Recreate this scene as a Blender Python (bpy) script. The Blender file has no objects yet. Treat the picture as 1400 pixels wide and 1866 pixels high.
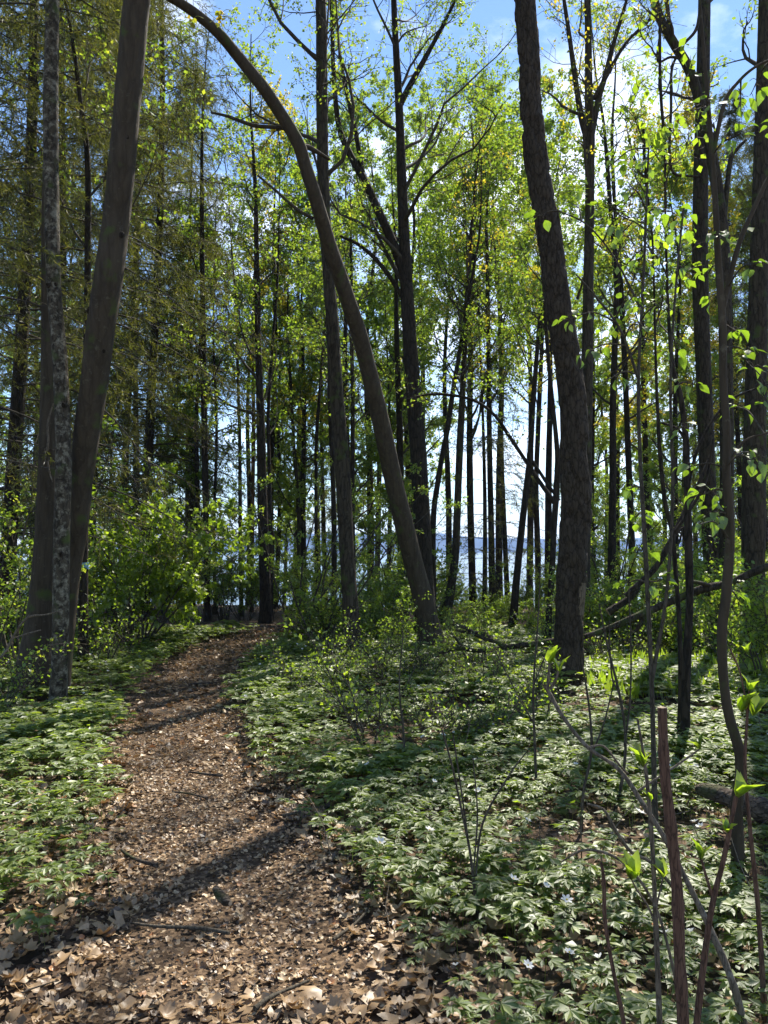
import bpy, math
import numpy as np
from mathutils import Vector

SC = bpy.context.scene
COL = SC.collection
rng = np.random.default_rng(11)

# ------------------------------------------------------------------ camera
F = 1450.0                      # focal length in photo pixels (1400 x 1866)
EYE = 1.6
PITCH = math.atan(72 / F)
cam_data = bpy.data.cameras.new("camera")
cam = bpy.data.objects.new("camera", cam_data)
COL.objects.link(cam)
cam.location = (0, 0, EYE)
cam.rotation_euler = (math.pi / 2 + PITCH, 0, 0)
cam_data.sensor_fit = 'VERTICAL'
cam_data.sensor_height = 24
cam_data.lens = F / 1866 * 24
cam_data.clip_start = 0.05
cam_data.clip_end = 20000
SC.camera = cam

# ------------------------------------------------------------------ light
SUN_AZ, SUN_EL = math.radians(27), math.radians(50)
sdir = Vector((math.sin(SUN_AZ) * math.cos(SUN_EL), math.cos(SUN_AZ) * math.cos(SUN_EL), math.sin(SUN_EL)))
sun_data = bpy.data.lights.new("sun", 'SUN')
sun_data.energy = 5.0
sun_data.angle = math.radians(0.53)
sun_data.color = (1.0, 0.94, 0.83)
sun = bpy.data.objects.new("sun", sun_data)
COL.objects.link(sun)
sun.location = sdir * 60
sun.rotation_euler = sdir.to_track_quat('Z', 'Y').to_euler()

world = bpy.data.worlds.new("World")
SC.world = world
world.use_nodes = True
wn, wl = world.node_tree.nodes, world.node_tree.links
wn.clear()
w_out = wn.new('ShaderNodeOutputWorld')
w_bg = wn.new('ShaderNodeBackground')
sky = wn.new('ShaderNodeTexSky')
sky.sky_type = 'NISHITA'
sky.sun_disc = False
sky.sun_elevation = SUN_EL
sky.sun_rotation = SUN_AZ
sky.air_density = 1.0
sky.dust_density = 0.0
sky.ozone_density = 3.5
w_tc = wn.new('ShaderNodeTexCoord')
w_map = wn.new('ShaderNodeMapping')
w_map.inputs['Scale'].default_value = (1.0, 1.0, 2.2)
w_map.inputs['Location'].default_value = (2.74, 1.42, 0.86)
w_noise = wn.new('ShaderNodeTexNoise')
w_noise.inputs['Scale'].default_value = 2.3
w_noise.inputs['Detail'].default_value = 8
w_noise.inputs['Roughness'].default_value = 0.58
w_ramp = wn.new('ShaderNodeValToRGB')
w_ramp.color_ramp.elements[0].position = 0.54
w_ramp.color_ramp.elements[0].color = (0, 0, 0, 1)
w_ramp.color_ramp.elements[1].position = 0.78
w_ramp.color_ramp.elements[1].color = (1, 1, 1, 1)
w_mix = wn.new('ShaderNodeMixRGB')
w_mix.inputs['Color2'].default_value = (11.0, 11.2, 11.8, 1)
wl.new(w_tc.outputs['Generated'], w_map.inputs['Vector'])
wl.new(w_map.outputs['Vector'], w_noise.inputs['Vector'])
wl.new(w_noise.outputs['Fac'], w_ramp.inputs['Fac'])
wl.new(w_ramp.outputs['Color'], w_mix.inputs['Fac'])
wl.new(sky.outputs['Color'], w_mix.inputs['Color1'])
wl.new(w_mix.outputs['Color'], w_bg.inputs['Color'])
w_bg.inputs['Strength'].default_value = 0.10
wl.new(w_bg.outputs['Background'], w_out.inputs['Surface'])

SC.view_settings.view_transform = 'Standard'
SC.view_settings.look = 'None'
SC.view_settings.exposure = 1.2
SC.view_settings.gamma = 1.0
SC.view_settings.use_curve_mapping = False
SC.cycles.max_bounces = 4
SC.cycles.diffuse_bounces = 3
SC.cycles.glossy_bounces = 1
SC.cycles.transmission_bounces = 2
SC.cycles.transparent_max_bounces = 4
SC.cycles.caustics_reflective = False
SC.cycles.caustics_refractive = False
SC.cycles.sample_clamp_indirect = 6
SC.cycles.adaptive_threshold = 0.025

# ------------------------------------------------------------------ helpers
CP, SP = math.cos(PITCH), math.sin(PITCH)


def at(px, py, Y):
    """the point of the place that lies Y metres ahead and shows at photo pixel (px, py)"""
    dx, dy = (px - 700) / F, (933 - py) / F
    k = Y / (CP - dy * SP)
    return np.array((dx * k, Y, EYE + (SP + dy * CP) * k))


def _hash(i, j, k):
    h = (i.astype(np.int64) * 374761393 + j.astype(np.int64) * 668265263 + k.astype(np.int64) * 1274126177) & 0xffffffff
    h = ((h ^ (h >> 13)) * 1103515245) & 0xffffffff
    h = (h ^ (h >> 16)) & 0xffff
    return h / 65535.0


def vnoise(x, y, z=None):
    x, y = np.asarray(x, float), np.asarray(y, float)
    z = np.zeros_like(x) if z is None else np.asarray(z, float)
    i, j, k = np.floor(x), np.floor(y), np.floor(z)
    f, g, h = x - i, y - j, z - k
    f, g, h = f * f * (3 - 2 * f), g * g * (3 - 2 * g), h * h * (3 - 2 * h)
    r = 0
    for a in (0, 1):
        for b in (0, 1):
            for c in (0, 1):
                r = r + _hash(i + a, j + b, k + c) * (f if a else 1 - f) * (g if b else 1 - g) * (h if c else 1 - h)
    return r


def fbm(x, y, z=None, o=4):
    s, a, r = 1.0, 0.5, 0
    z = np.zeros_like(np.asarray(x, float)) if z is None else z
    for _ in range(o):
        r = r + a * vnoise(np.asarray(x) * s, np.asarray(y) * s, np.asarray(z) * s + 7.3 * _)
        s, a = s * 2.03, a * 0.5
    return r


def sstep(a, b, x):
    t = np.clip((x - a) / (b - a), 0, 1)
    return t * t * (3 - 2 * t)


# the path: centre line (x at y) and half width
PATH_Y = np.array([-12, 0, 2.7, 3.2, 3.9, 5.2, 6.6, 9.3, 12.0, 14.0, 16.0, 19.0, 24.0, 32.0])
PATH_X = np.array([0.2, -0.15, -0.56, -0.6, -0.76, -1.22, -1.70, -2.30, -2.62, -2.55, -1.9, -0.4, 2.5, 8.0])
PATH_W = np.array([0.7, 0.75, 0.68, 0.56, 0.54, 0.47, 0.48, 0.48, 0.5, 0.5, 0.5, 0.5, 0.5, 0.5])


def path_x(y):
    return np.interp(y, PATH_Y, PATH_X)


def path_w(y):
    return np.interp(y, PATH_Y, PATH_W)


def path_d(x, y):
    """signed distance outside the path's edge (negative: on the path)"""
    return np.abs(x - path_x(y)) - path_w(y) + 0.24 * (fbm(np.asarray(x) * 1.7, np.asarray(y) * 1.7, o=3) - 0.45)


def gz(x, y):
    x, y = np.asarray(x, float), np.asarray(y, float)
    z = -3.9 * sstep(15, 84, y + 0.12 * x)
    z = z + 0.16 * (fbm(x * 0.35 + 3, y * 0.35, o=3) - 0.45) * sstep(2, 7, np.hypot(x, y - 2))
    z = z + 0.035 * (fbm(x * 3.1, y * 3.1 + 9, o=2) - 0.4)
    d = np.abs(x - path_x(y)) / path_w(y)
    z = z - 0.05 * (1 - sstep(0.4, 1.6, d)) * (1 - sstep(26, 32, y))
    return z


class MB:
    """collects triangles and quads into one mesh"""

    def __init__(s):
        s.v, s.t, s.q, s.tm, s.qm, s.n = [], [], [], [], [], 0

    def add(s, V, Fc, m=0):
        V = np.asarray(V, float).reshape(-1, 3)
        Fc = np.asarray(Fc, int)
        s.v.append(V)
        mm = np.full(len(Fc), m) if np.isscalar(m) else np.asarray(m)
        if Fc.shape[1] == 3:
            s.t.append(Fc + s.n), s.tm.append(mm)
        else:
            s.q.append(Fc + s.n), s.qm.append(mm)
        s.n += len(V)

    def mesh(s, name, mats, smooth=True, origin=(0, 0, 0)):
        me = bpy.data.meshes.new(name)
        V = np.concatenate(s.v) - np.asarray(origin, float)
        T = np.concatenate(s.t) if s.t else np.zeros((0, 3), int)
        Q = np.concatenate(s.q) if s.q else np.zeros((0, 4), int)
        nt, nq = len(T), len(Q)
        me.vertices.add(len(V))
        me.vertices.foreach_set('co', V.astype(np.float32).ravel())
        loops = np.concatenate([T.ravel(), Q.ravel()]).astype(np.int32)
        me.loops.add(len(loops))
        me.loops.foreach_set('vertex_index', loops)
        me.polygons.add(nt + nq)
        me.polygons.foreach_set('loop_start', np.concatenate([np.arange(nt) * 3, nt * 3 + np.arange(nq) * 4]).astype(np.int32))
        mi = np.concatenate([np.concatenate(s.tm) if s.tm else np.zeros(0, int), np.concatenate(s.qm) if s.qm else np.zeros(0, int)])
        me.polygons.foreach_set('material_index', mi.astype(np.int32))
        me.polygons.foreach_set('use_smooth', np.full(nt + nq, smooth))
        for m in (mats if isinstance(mats, (list, tuple)) else [mats]):
            me.materials.append(m)
        me.update(calc_edges=True)
        return me

    def obj(s, name, mats, parent=None, smooth=True, origin=(0, 0, 0), kind=None, loc=None):
        return link(name, s.mesh(name, mats, smooth, origin), parent, kind, loc)


def link(name, me, parent=None, kind=None, loc=None):
    o = bpy.data.objects.new(name, me)
    COL.objects.link(o)
    if parent is not None:
        o.parent = parent
    if loc is not None:
        o.location = loc
    if kind:
        o['kind'] = kind
    return o


def tag(o, label, cat, group=None, kind=None):
    o['label'], o['category'] = label, cat
    if group:
        o['group'] = group
    if kind:
        o['kind'] = kind
    return o


def thing(name, label, cat, loc=(0, 0, 0), group=None):
    o = bpy.data.objects.new(name, None)
    o.empty_display_size = 0.2
    COL.objects.link(o)
    o.location = loc
    return tag(o, label, cat, group)


def copy_tree(src, loc, rotz=0.0, scale=1.0, label=None):
    r = src.copy()
    COL.objects.link(r)
    r.location, r.rotation_euler, r.scale = loc, (0, 0, rotz), (scale,) * 3
    if label:
        r['label'] = label
    for ch in list(src.children):
        c = ch.copy()
        COL.objects.link(c)
        c.parent = r
        for g in list(ch.children):
            d = g.copy()
            COL.objects.link(d)
            d.parent = c
    return r


def norm(v):
    return v / np.maximum(np.linalg.norm(v, axis=-1, keepdims=True), 1e-9)


def spline(pts, n):
    """Catmull-Rom resample of rows (any number of columns)"""
    p = np.asarray(pts, float)
    if len(p) == 2:
        t = np.linspace(0, 1, n)[:, None]
        return p[0] * (1 - t) + p[1] * t
    d = np.concatenate([[0], np.cumsum(np.maximum(np.linalg.norm(np.diff(p[:, :3], axis=0), axis=1), 1e-6))])
    e = np.vstack([2 * p[0] - p[1], p, 2 * p[-1] - p[-2]])
    s = np.linspace(0, d[-1], n)
    i = np.clip(np.searchsorted(d, s, 'right') - 1, 0, len(p) - 2)
    u = ((s - d[i]) / (d[i + 1] - d[i]))[:, None]
    a, b, c, f = e[i], e[i + 1], e[i + 2], e[i + 3]
    return 0.5 * (2 * b + (c - a) * u + (2 * a - 5 * b + 4 * c - f) * u ** 2 + (3 * b - a - 3 * c + f) * u ** 3)


def frames(P):
    t = norm(np.gradient(P, axis=-2))
    ref = np.array((0.28, 0.93, 0.07))
    u = norm(np.cross(t, ref))
    v = np.cross(t, u)
    return t, u, v


def btubes(P, R, S):
    """a batch of tapered tubes: P[N,M,3], R[N,M] -> verts, quads"""
    N, M, _ = P.shape
    t, u, v = frames(P)
    a = np.arange(S) / S * 2 * np.pi
    V = P[:, :, None] + R[:, :, None, None] * (np.cos(a)[:, None] * u[:, :, None] + np.sin(a)[:, None] * v[:, :, None])
    i = (np.arange(N)[:, None, None] * M + np.arange(M - 1)[None, :, None]) * S
    k = np.arange(S)[None, None]
    k2 = (k + 1) % S
    Q = np.stack([i + k, i + k2, i + S + k2, i + S + k], -1).reshape(-1, 4)
    return V.reshape(-1, 3), Q


def tube(P, R, S):
    return btubes(np.asarray(P)[None], np.asarray(R)[None], S)


def cap(P, R, S, end=True):
    """disc that closes a tube's end"""
    i = -1 if end else 0
    t, u, v = frames(np.asarray(P))
    a = np.arange(S) / S * 2 * np.pi
    ring = P[i] + R[i] * (np.cos(a)[:, None] * u[i] + np.sin(a)[:, None] * v[i])
    V = np.vstack([ring, P[i]])
    T = np.stack([np.arange(S), (np.arange(S) + 1) % S, np.full(S, S)], -1)
    return V, T


def bake(tv, tf, O, X, Y, Z, s):
    """place the template (tv, tf) at every origin O with axes X, Y, Z and scale s"""
    K, M = len(tv), len(O)
    s = np.broadcast_to(np.asarray(s, float), (M,))[:, None, None]
    V = O[:, None] + s * (tv[None, :, 0:1] * X[:, None] + tv[None, :, 1:2] * Y[:, None] + tv[None, :, 2:3] * Z[:, None])
    Fc = np.asarray(tf)[None] + (np.arange(M) * K)[:, None, None]
    return V.reshape(-1, 3), Fc.reshape(-1, len(tf[0]))


def basis(ax, up):
    X = norm(ax)
    Y = norm(np.cross(up, X))
    return X, Y, np.cross(X, Y)


def rdir(n, r=None):
    return norm((r or rng).normal(size=(n, 3)))


KITE_V = np.array([(0, 0, 0), (.45, .36, .07), (1, 0, -.06), (.45, -.36, .07)])
KITE_F = [(0, 2, 1), (0, 3, 2)]
OVATE_V = np.array([(0, 0, 0), (.28, .29, .06), (.62, .27, .05), (1, 0, -.1), (.62, -.27, .05), (.28, -.29, .06), (.3, 0, .0), (.64, 0, -.01)])
OVATE_F = [(0, 6, 1), (1, 6, 2), (6, 7, 2), (2, 7, 3), (0, 5, 6), (5, 4, 6), (6, 4, 7), (4, 3, 7)]


def leaves_on(P, n, size, droop, r, tv=KITE_V, tf=KITE_F, tmin=0.25, spread=0.04, flat=0.5):
    """n leaves spread along the twigs P[N,M,3]"""
    N, M, _ = P.shape
    i = r.integers(0, N, n)
    t = tmin + (1 - tmin) * r.random(n) ** 0.7
    u = t * (M - 1)
    k = np.minimum(u.astype(int), M - 2)
    f = (u - k)[:, None]
    pos = P[i, k] * (1 - f) + P[i, k + 1] * f + r.normal(size=(n, 3)) * spread
    tan = norm(P[i, k + 1] - P[i, k])
    ax = norm(tan * 0.5 + rdir(n, r) * 0.9 + np.array((0, 0, -droop)))
    up = norm(rdir(n, r) * (1 - flat) + np.array((0, 0, flat)))
    X, Y, Z = basis(ax, up)
    s = size * r.uniform(0.6, 1.25, n)
    return bake(tv, tf, pos, X, Y, Z, s)


def spawn(P, per, t0, t1, ang, L, M, r, up=0.1, wob=0.25, flat=0.0):
    """children polylines that leave the parents P[N,K,3]"""
    N, K, _ = P.shape
    i = np.repeat(np.arange(N), per)
    n = len(i)
    t = t0 + (t1 - t0) * (np.tile((np.arange(per) + 0.5) / per, N) + r.uniform(-.5, .5, n) / per)
    u = np.clip(t, 0, 0.999) * (K - 1)
    k = np.minimum(u.astype(int), K - 2)
    f = (u - k)[:, None]
    pos = P[i, k] * (1 - f) + P[i, k + 1] * f
    tan = norm(P[i, k + 1] - P[i, k])
    perp = rdir(n, r)
    perp[:, 2] *= (1 - flat)
    perp = norm(perp - (perp * tan).sum(1, keepdims=True) * tan)
    a = ang * r.uniform(0.75, 1.25, n)[:, None]
    d = norm(np.cos(a) * tan + np.sin(a) * perp)
    Ls = L * r.uniform(0.55, 1.2, n)[:, None] * (1.15 - 0.6 * t[:, None])
    out = [pos]
    for _ in range(M - 1):
        d = norm(d + np.array((0, 0, up)) + r.normal(size=(n, 3)) * wob)
        pos = pos + d * Ls / (M - 1)
        out.append(pos)
    return np.stack(out, 1), t


# ------------------------------------------------------------------ materials
def mat(name):
    m = bpy.data.materials.new(name)
    m.use_nodes = True
    m.node_tree.nodes.clear()
    n, l = m.node_tree.nodes, m.node_tree.links
    return m, n, l, n.new('ShaderNodeOutputMaterial')


def ramp(n, stops):
    r = n.new('ShaderNodeValToRGB')
    e = r.color_ramp.elements
    while len(e) < len(stops):
        e.new(0.5)
    for x, (p, c) in zip(e, stops):
        x.position, x.color = p, (*c, 1)
    return r


def leaf_mat(name, stops, trans=0.5, tint=(1.35, 1.5, 0.7), rough=0.45, gloss=0.10):
    """thin leaf: reflects, lets light through, a different tone per leaf"""
    m, n, l, out = mat(name)
    g = n.new('ShaderNodeNewGeometry')
    rp = ramp(n, stops)
    l.new(g.outputs['Random Per Island'], rp.inputs['Fac'])
    dif, trl, gls = n.new('ShaderNodeBsdfDiffuse'), n.new('ShaderNodeBsdfTranslucent'), n.new('ShaderNodeBsdfGlossy')
    mul = n.new('ShaderNodeMixRGB')
    mul.blend_type = 'MULTIPLY'
    mul.inputs['Fac'].default_value = 1
    mul.inputs['Color2'].default_value = (*tint, 1)
    l.new(rp.outputs['Color'], mul.inputs['Color1'])
    l.new(rp.outputs['Color'], dif.inputs['Color'])
    l.new(mul.outputs['Color'], trl.inputs['Color'])
    gls.inputs['Roughness'].default_value = rough
    gls.inputs['Color'].default_value = (1, 1, 1, 1)
    m1, m2 = n.new('ShaderNodeMixShader'), n.new('ShaderNodeMixShader')
    m1.inputs['Fac'].default_value = trans
    m2.inputs['Fac'].default_value = gloss
    l.new(dif.outputs[0], m1.inputs[1]), l.new(trl.outputs[0], m1.inputs[2])
    l.new(m1.outputs[0], m2.inputs[1]), l.new(gls.outputs[0], m2.inputs[2])
    l.new(m2.outputs[0], out.inputs['Surface'])
    return m


def bark_mat(name, c0, c1, crack=(8, 8, 1.6), lichen=0.0, lcol=(0.34, 0.34, 0.30), bump=0.5, moss=0.0, crackfac=0.8):
    m, n, l, out = mat(name)
    b = n.new('ShaderNodeBsdfPrincipled')
    b.inputs['Roughness'].default_value = 0.9
    b.inputs['Specular IOR Level'].default_value = 0.2
    tc = n.new('ShaderNodeTexCoord')
    mp = n.new('ShaderNodeMapping')
    mp.inputs['Scale'].default_value = crack
    l.new(tc.outputs['Object'], mp.inputs['Vector'])
    nz = n.new('ShaderNodeTexNoise')
    nz.inputs['Scale'].default_value = 3.0
    nz.inputs['Detail'].default_value = 6
    nz.inputs['Roughness'].default_value = 0.65
    l.new(mp.outputs['Vector'], nz.inputs['Vector'])
    vo = n.new('ShaderNodeTexVoronoi')
    vo.feature = 'DISTANCE_TO_EDGE'
    vo.inputs['Scale'].default_value = 2.2
    wob = n.new('ShaderNodeMixRGB')
    wob.blend_type = 'ADD'
    wob.inputs['Fac'].default_value = 0.5
    l.new(mp.outputs['Vector'], wob.inputs['Color1'])
    l.new(nz.outputs['Color'], wob.inputs['Color2'])
    l.new(wob.outputs['Color'], vo.inputs['Vector'])
    rp = ramp(n, [(0.25, c0), (0.75, c1)])
    l.new(nz.outputs['Fac'], rp.inputs['Fac'])
    cr = ramp(n, [(0.0, (0.22,) * 3), (0.12, (1, 1, 1))])
    l.new(vo.outputs['Distance'], cr.inputs['Fac'])
    mul = n.new('ShaderNodeMixRGB')
    mul.blend_type = 'MULTIPLY'
    mul.inputs['Fac'].default_value = crackfac
    l.new(rp.outputs['Color'], mul.inputs['Color1'])
    l.new(cr.outputs['Color'], mul.inputs['Color2'])
    col = mul.outputs['Color']
    if lichen > 0:
        n2 = n.new('ShaderNodeTexNoise')
        n2.inputs['Scale'].default_value = 14
        n2.inputs['Detail'].default_value = 5
        n2.inputs['Roughness'].default_value = 0.72
        l.new(tc.outputs['Object'], n2.inputs['Vector'])
        r2 = ramp(n, [(0.60 - lichen * 0.3, (0, 0, 0)), (0.80 - lichen * 0.3, (0.85,) * 3)])
        l.new(n2.outputs['Fac'], r2.inputs['Fac'])
        mx = n.new('ShaderNodeMixRGB')
        mx.inputs['Color2'].default_value = (*lcol, 1)
        l.new(r2.outputs['Color'], mx.inputs['Fac'])
        l.new(col, mx.inputs['Color1'])
        col = mx.outputs['Color']
    if moss > 0:
        n3 = n.new('ShaderNodeTexNoise')
        n3.inputs['Scale'].default_value = 5
        n3.inputs['Detail'].default_value = 6
        l.new(tc.outputs['Object'], n3.inputs['Vector'])
        r3 = ramp(n, [(0.62 - moss * 0.3, (0, 0, 0)), (0.74 - moss * 0.3, (1, 1, 1))])
        l.new(n3.outputs['Fac'], r3.inputs['Fac'])
        mx = n.new('ShaderNodeMixRGB')
        mx.inputs['Color2'].default_value = (0.06, 0.075, 0.02, 1)
        l.new(r3.outputs['Color'], mx.inputs['Fac'])
        l.new(col, mx.inputs['Color1'])
        col = mx.outputs['Color']
    l.new(col, b.inputs['Base Color'])
    add = n.new('ShaderNodeMath')
    add.operation = 'ADD'
    l.new(nz.outputs['Fac'], add.inputs[0])
    l.new(cr.outputs['Color'], add.inputs[1])
    bp = n.new('ShaderNodeBump')
    bp.inputs['Strength'].default_value = bump
    bp.inputs['Distance'].default_value = 0.035
    l.new(add.outputs[0], bp.inputs['Height'])
    l.new(bp.outputs['Normal'], b.inputs['Normal'])
    l.new(b.outputs[0], out.inputs['Surface'])
    return m


def plain_mat(name, c, rough=0.8, spec=0.3):
    m, n, l, out = mat(name)
    b = n.new('ShaderNodeBsdfPrincipled')
    tc = n.new('ShaderNodeTexCoord')
    nz = n.new('ShaderNodeTexNoise')
    nz.inputs['Scale'].default_value = 40
    nz.inputs['Detail'].default_value = 4
    l.new(tc.outputs['Object'], nz.inputs['Vector'])
    rp = ramp(n, [(0.3, tuple(x * 0.7 for x in c)), (0.7, tuple(min(1, x * 1.25) for x in c))])
    l.new(nz.outputs['Fac'], rp.inputs['Fac'])
    l.new(rp.outputs['Color'], b.inputs['Base Color'])
    b.inputs['Roughness'].default_value = rough
    b.inputs['Specular IOR Level'].default_value = spec
    l.new(b.outputs[0], out.inputs['Surface'])
    return m


M = {}
M['bark'] = bark_mat('bark_grey_brown', (0.0332, 0.0253, 0.0156), (0.0800, 0.0629, 0.0401), lichen=0.03, lcol=(0.1464, 0.1311, 0.0890), moss=0.15)
M['bark_plate'] = bark_mat('bark_plated', (0.0351, 0.0253, 0.0163), (0.0830, 0.0621, 0.0408), crack=(10, 10, 3), bump=0.5)
M['bark_lichen'] = bark_mat('bark_with_lichen', (0.0342, 0.0262, 0.0163), (0.0878, 0.0699, 0.0460), crack=(6, 6, 2.5), lichen=0.36, lcol=(0.3050, 0.2760, 0.2014), bump=0.35, moss=0.12)
M['bark_smooth'] = bark_mat('bark_smooth', (0.0410, 0.0306, 0.0193), (0.0810, 0.0621, 0.0393), crack=(5, 5, 0.7), lichen=0.02, lcol=(0.1562, 0.1398, 0.0965), bump=0.25, moss=0.1, crackfac=0.3)
M['bark_dark'] = bark_mat('bark_dark', (0.0234, 0.0175, 0.0119), (0.0586, 0.0446, 0.0297), crack=(9, 9, 2), bump=0.6)
M['bark_mossy'] = bark_mat('bark_mossy', (0.0293, 0.0218, 0.0148), (0.0781, 0.0595, 0.0386), moss=0.4, bump=0.6)
M['bark_pine'] = bark_mat('bark_reddish', (0.0683, 0.0367, 0.0193), (0.1562, 0.0874, 0.0445), crack=(9, 9, 3), bump=0.5)
M['twig'] = bark_mat('twig_bark', (0.05, 0.042, 0.03), (0.11, 0.092, 0.066), crack=(20, 20, 5), bump=0.2)
M['shoot_red'] = bark_mat('shoot_bark_red_brown', (0.085, 0.045, 0.03), (0.17, 0.10, 0.066), crack=(40, 40, 6), bump=0.15)
M['shoot_grey'] = bark_mat('shoot_bark_grey', (0.10, 0.078, 0.052), (0.20, 0.16, 0.115), crack=(30, 30, 6), bump=0.15, lichen=0.1)
M['dead_wood'] = bark_mat('dead_wood', (0.05, 0.038, 0.028), (0.17, 0.13, 0.095), crack=(2.5, 12, 18), bump=0.7, moss=0.15)
M['bare_wood'] = bark_mat('bare_wood', (0.12, 0.088, 0.052), (0.28, 0.215, 0.14), crack=(20, 20, 1.2), bump=0.5)
M['cut_wood'] = plain_mat('cut_wood', (0.42, 0.31, 0.2))
M['paint_blue'] = plain_mat('paint_blue', (0.20, 0.36, 0.46))

M['leaf'] = leaf_mat('leaf_green', [(0, (0.065, 0.115, 0.018)), (0.6, (0.11, 0.165, 0.026)), (1, (0.17, 0.21, 0.032))], trans=0.58, tint=(2.4, 2.4, 1.0), gloss=0.04)
M['leaf_young'] = leaf_mat('leaf_young', [(0, (0.085, 0.14, 0.022)), (0.6, (0.13, 0.19, 0.03)), (1, (0.20, 0.22, 0.035))], trans=0.58, tint=(2.4, 2.4, 1.0), gloss=0.04)
M['leaf_yellow'] = leaf_mat('leaf_yellow', [(0, (0.15, 0.18, 0.025)), (0.5, (0.25, 0.23, 0.03)), (1, (0.36, 0.26, 0.04))], trans=0.58, tint=(2.1, 2.1, 0.9), gloss=0.04)
M['leaf_fresh'] = leaf_mat('leaf_fresh', [(0, (0.10, 0.15, 0.018)), (1, (0.17, 0.22, 0.028))], trans=0.62, tint=(2.6, 2.7, 1.0), gloss=0.05)
M['leaf_near'] = leaf_mat('leaf_near', [(0, (0.09, 0.15, 0.018)), (1, (0.16, 0.22, 0.028))], trans=0.58, tint=(2.3, 2.4, 1.0), gloss=0.06)
_n, _l = M['leaf_near'].node_tree.nodes, M['leaf_near'].node_tree.links
_tc, _sep = _n.new('ShaderNodeTexCoord'), _n.new('ShaderNodeSeparateXYZ')
_l.new(_tc.outputs['Object'], _sep.inputs[0])


def _m(op, a, b=None):
    k = _n.new('ShaderNodeMath')
    k.operation = op
    for i_, v_ in enumerate((a, b)):
        if v_ is None:
            continue
        if isinstance(v_, (int, float)):
            k.inputs[i_].default_value = v_
        else:
            _l.new(v_, k.inputs[i_])
    return k.outputs[0]


_ay = _m('ABSOLUTE', _sep.outputs['Y'])
_rib = _m('LESS_THAN', _ay, 0.014)
_side = _m('LESS_THAN', _m('FRACT', _m('MULTIPLY', _m('SUBTRACT', _sep.outputs['X'], _m('MULTIPLY', _ay, 0.9)), 8.0)), 0.14)
_vein = _m('MAXIMUM', _rib, _side)
_hue = _n.new('ShaderNodeMixRGB')
_hue.blend_type = 'MULTIPLY'
_hue.inputs['Color2'].default_value = (0.62, 0.66, 0.6, 1)
_l.new(_vein, _hue.inputs['Fac'])
_rp = [k for k in _n if k.type == 'VALTORGB'][0]
_to = [x.to_socket for x in _rp.outputs['Color'].links]
_l.new(_rp.outputs['Color'], _hue.inputs['Color1'])
for x in _to:
    _l.new(_hue.outputs['Color'], x)
M['needle'] = leaf_mat('needle', [(0, (0.04, 0.048, 0.015)), (0.7, (0.075, 0.082, 0.024)), (1, (0.13, 0.12, 0.042))], trans=0.45, tint=(2.2, 2.2, .8), gloss=0.03)
M['anemone'] = leaf_mat('anemone_leaf', [(0, (0.075, 0.115, 0.022)), (0.6, (0.135, 0.185, 0.036)), (1, (0.21, 0.25, 0.05))], trans=0.5, tint=(2.3, 2.35, 0.9), rough=0.5, gloss=0.05)
M['petal'] = leaf_mat('petal_white', [(0, (0.72, 0.72, 0.68)), (1, (0.82, 0.81, 0.79))], trans=0.4, tint=(1, 1, 1), gloss=0.03)
M['stamen'] = plain_mat('stamen_yellow', (0.6, 0.45, 0.06))
M['litter'] = leaf_mat('dead_leaf', [(0, (0.05, 0.03, 0.014)), (0.3, (0.16, 0.092, 0.04)), (0.6, (0.31, 0.20, 0.098)), (0.92, (0.46, 0.335, 0.19)), (1, (0.34, 0.14, 0.04))], trans=0.18, tint=(1.1, 0.95, 0.75), rough=0.5, gloss=0.05)


def ground_mat(name, stops, scale, bump):
    m, n, l, out = mat(name)
    b = n.new('ShaderNodeBsdfPrincipled')
    b.inputs['Roughness'].default_value = 0.95
    b.inputs['Specular IOR Level'].default_value = 0.15
    tc = n.new('ShaderNodeTexCoord')
    vo = n.new('ShaderNodeTexVoronoi')
    vo.inputs['Scale'].default_value = scale
    nz = n.new('ShaderNodeTexNoise')
    nz.inputs['Scale'].default_value = scale * 0.6
    nz.inputs['Detail'].default_value = 8
    nz.inputs['Roughness'].default_value = 0.7
    l.new(tc.outputs['Object'], vo.inputs['Vector'])
    l.new(tc.outputs['Object'], nz.inputs['Vector'])
    mx = n.new('ShaderNodeMixRGB')
    mx.inputs['Fac'].default_value = 0.5
    sp = n.new('ShaderNodeSeparateColor')
    l.new(vo.outputs['Color'], sp.inputs[0])
    l.new(sp.outputs[0], mx.inputs['Color1'])
    l.new(nz.outputs['Fac'], mx.inputs['Color2'])
    rp = ramp(n, stops)
    l.new(mx.outputs['Color'], rp.inputs['Fac'])
    l.new(rp.outputs['Color'], b.inputs['Base Color'])
    bp = n.new('ShaderNodeBump')
    bp.inputs['Strength'].default_value = bump
    bp.inputs['Distance'].default_value = 0.03
    l.new(mx.outputs['Color'], bp.inputs['Height'])
    l.new(bp.outputs['Normal'], b.inputs['Normal'])
    l.new(b.outputs[0], out.inputs['Surface'])
    return m


M['soil'] = ground_mat('forest_soil', [(0.2, (0.02, 0.015, 0.01)), (0.5, (0.07, 0.048, 0.032)), (0.8, (0.19, 0.125, 0.08))], 30, 0.9)
M['path'] = ground_mat('trodden_litter', [(0.2, (0.035, 0.023, 0.014)), (0.5, (0.10, 0.066, 0.04)), (0.8, (0.22, 0.15, 0.09))], 55, 0.8)
M['hill'] = ground_mat('far_forest', [(0.2, (0.025, 0.035, 0.03)), (0.8, (0.06, 0.075, 0.06))], 0.02, 0.2)

# ------------------------------------------------------------------ the setting
def axis_steps(knots):
    out = [knots[0][0]]
    for (a, _), (b, st) in zip(knots[:-1], knots[1:]):
        out += list(np.linspace(a, b, max(1, int(round((b - a) / st))) + 1)[1:])
    return np.array(out)


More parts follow.
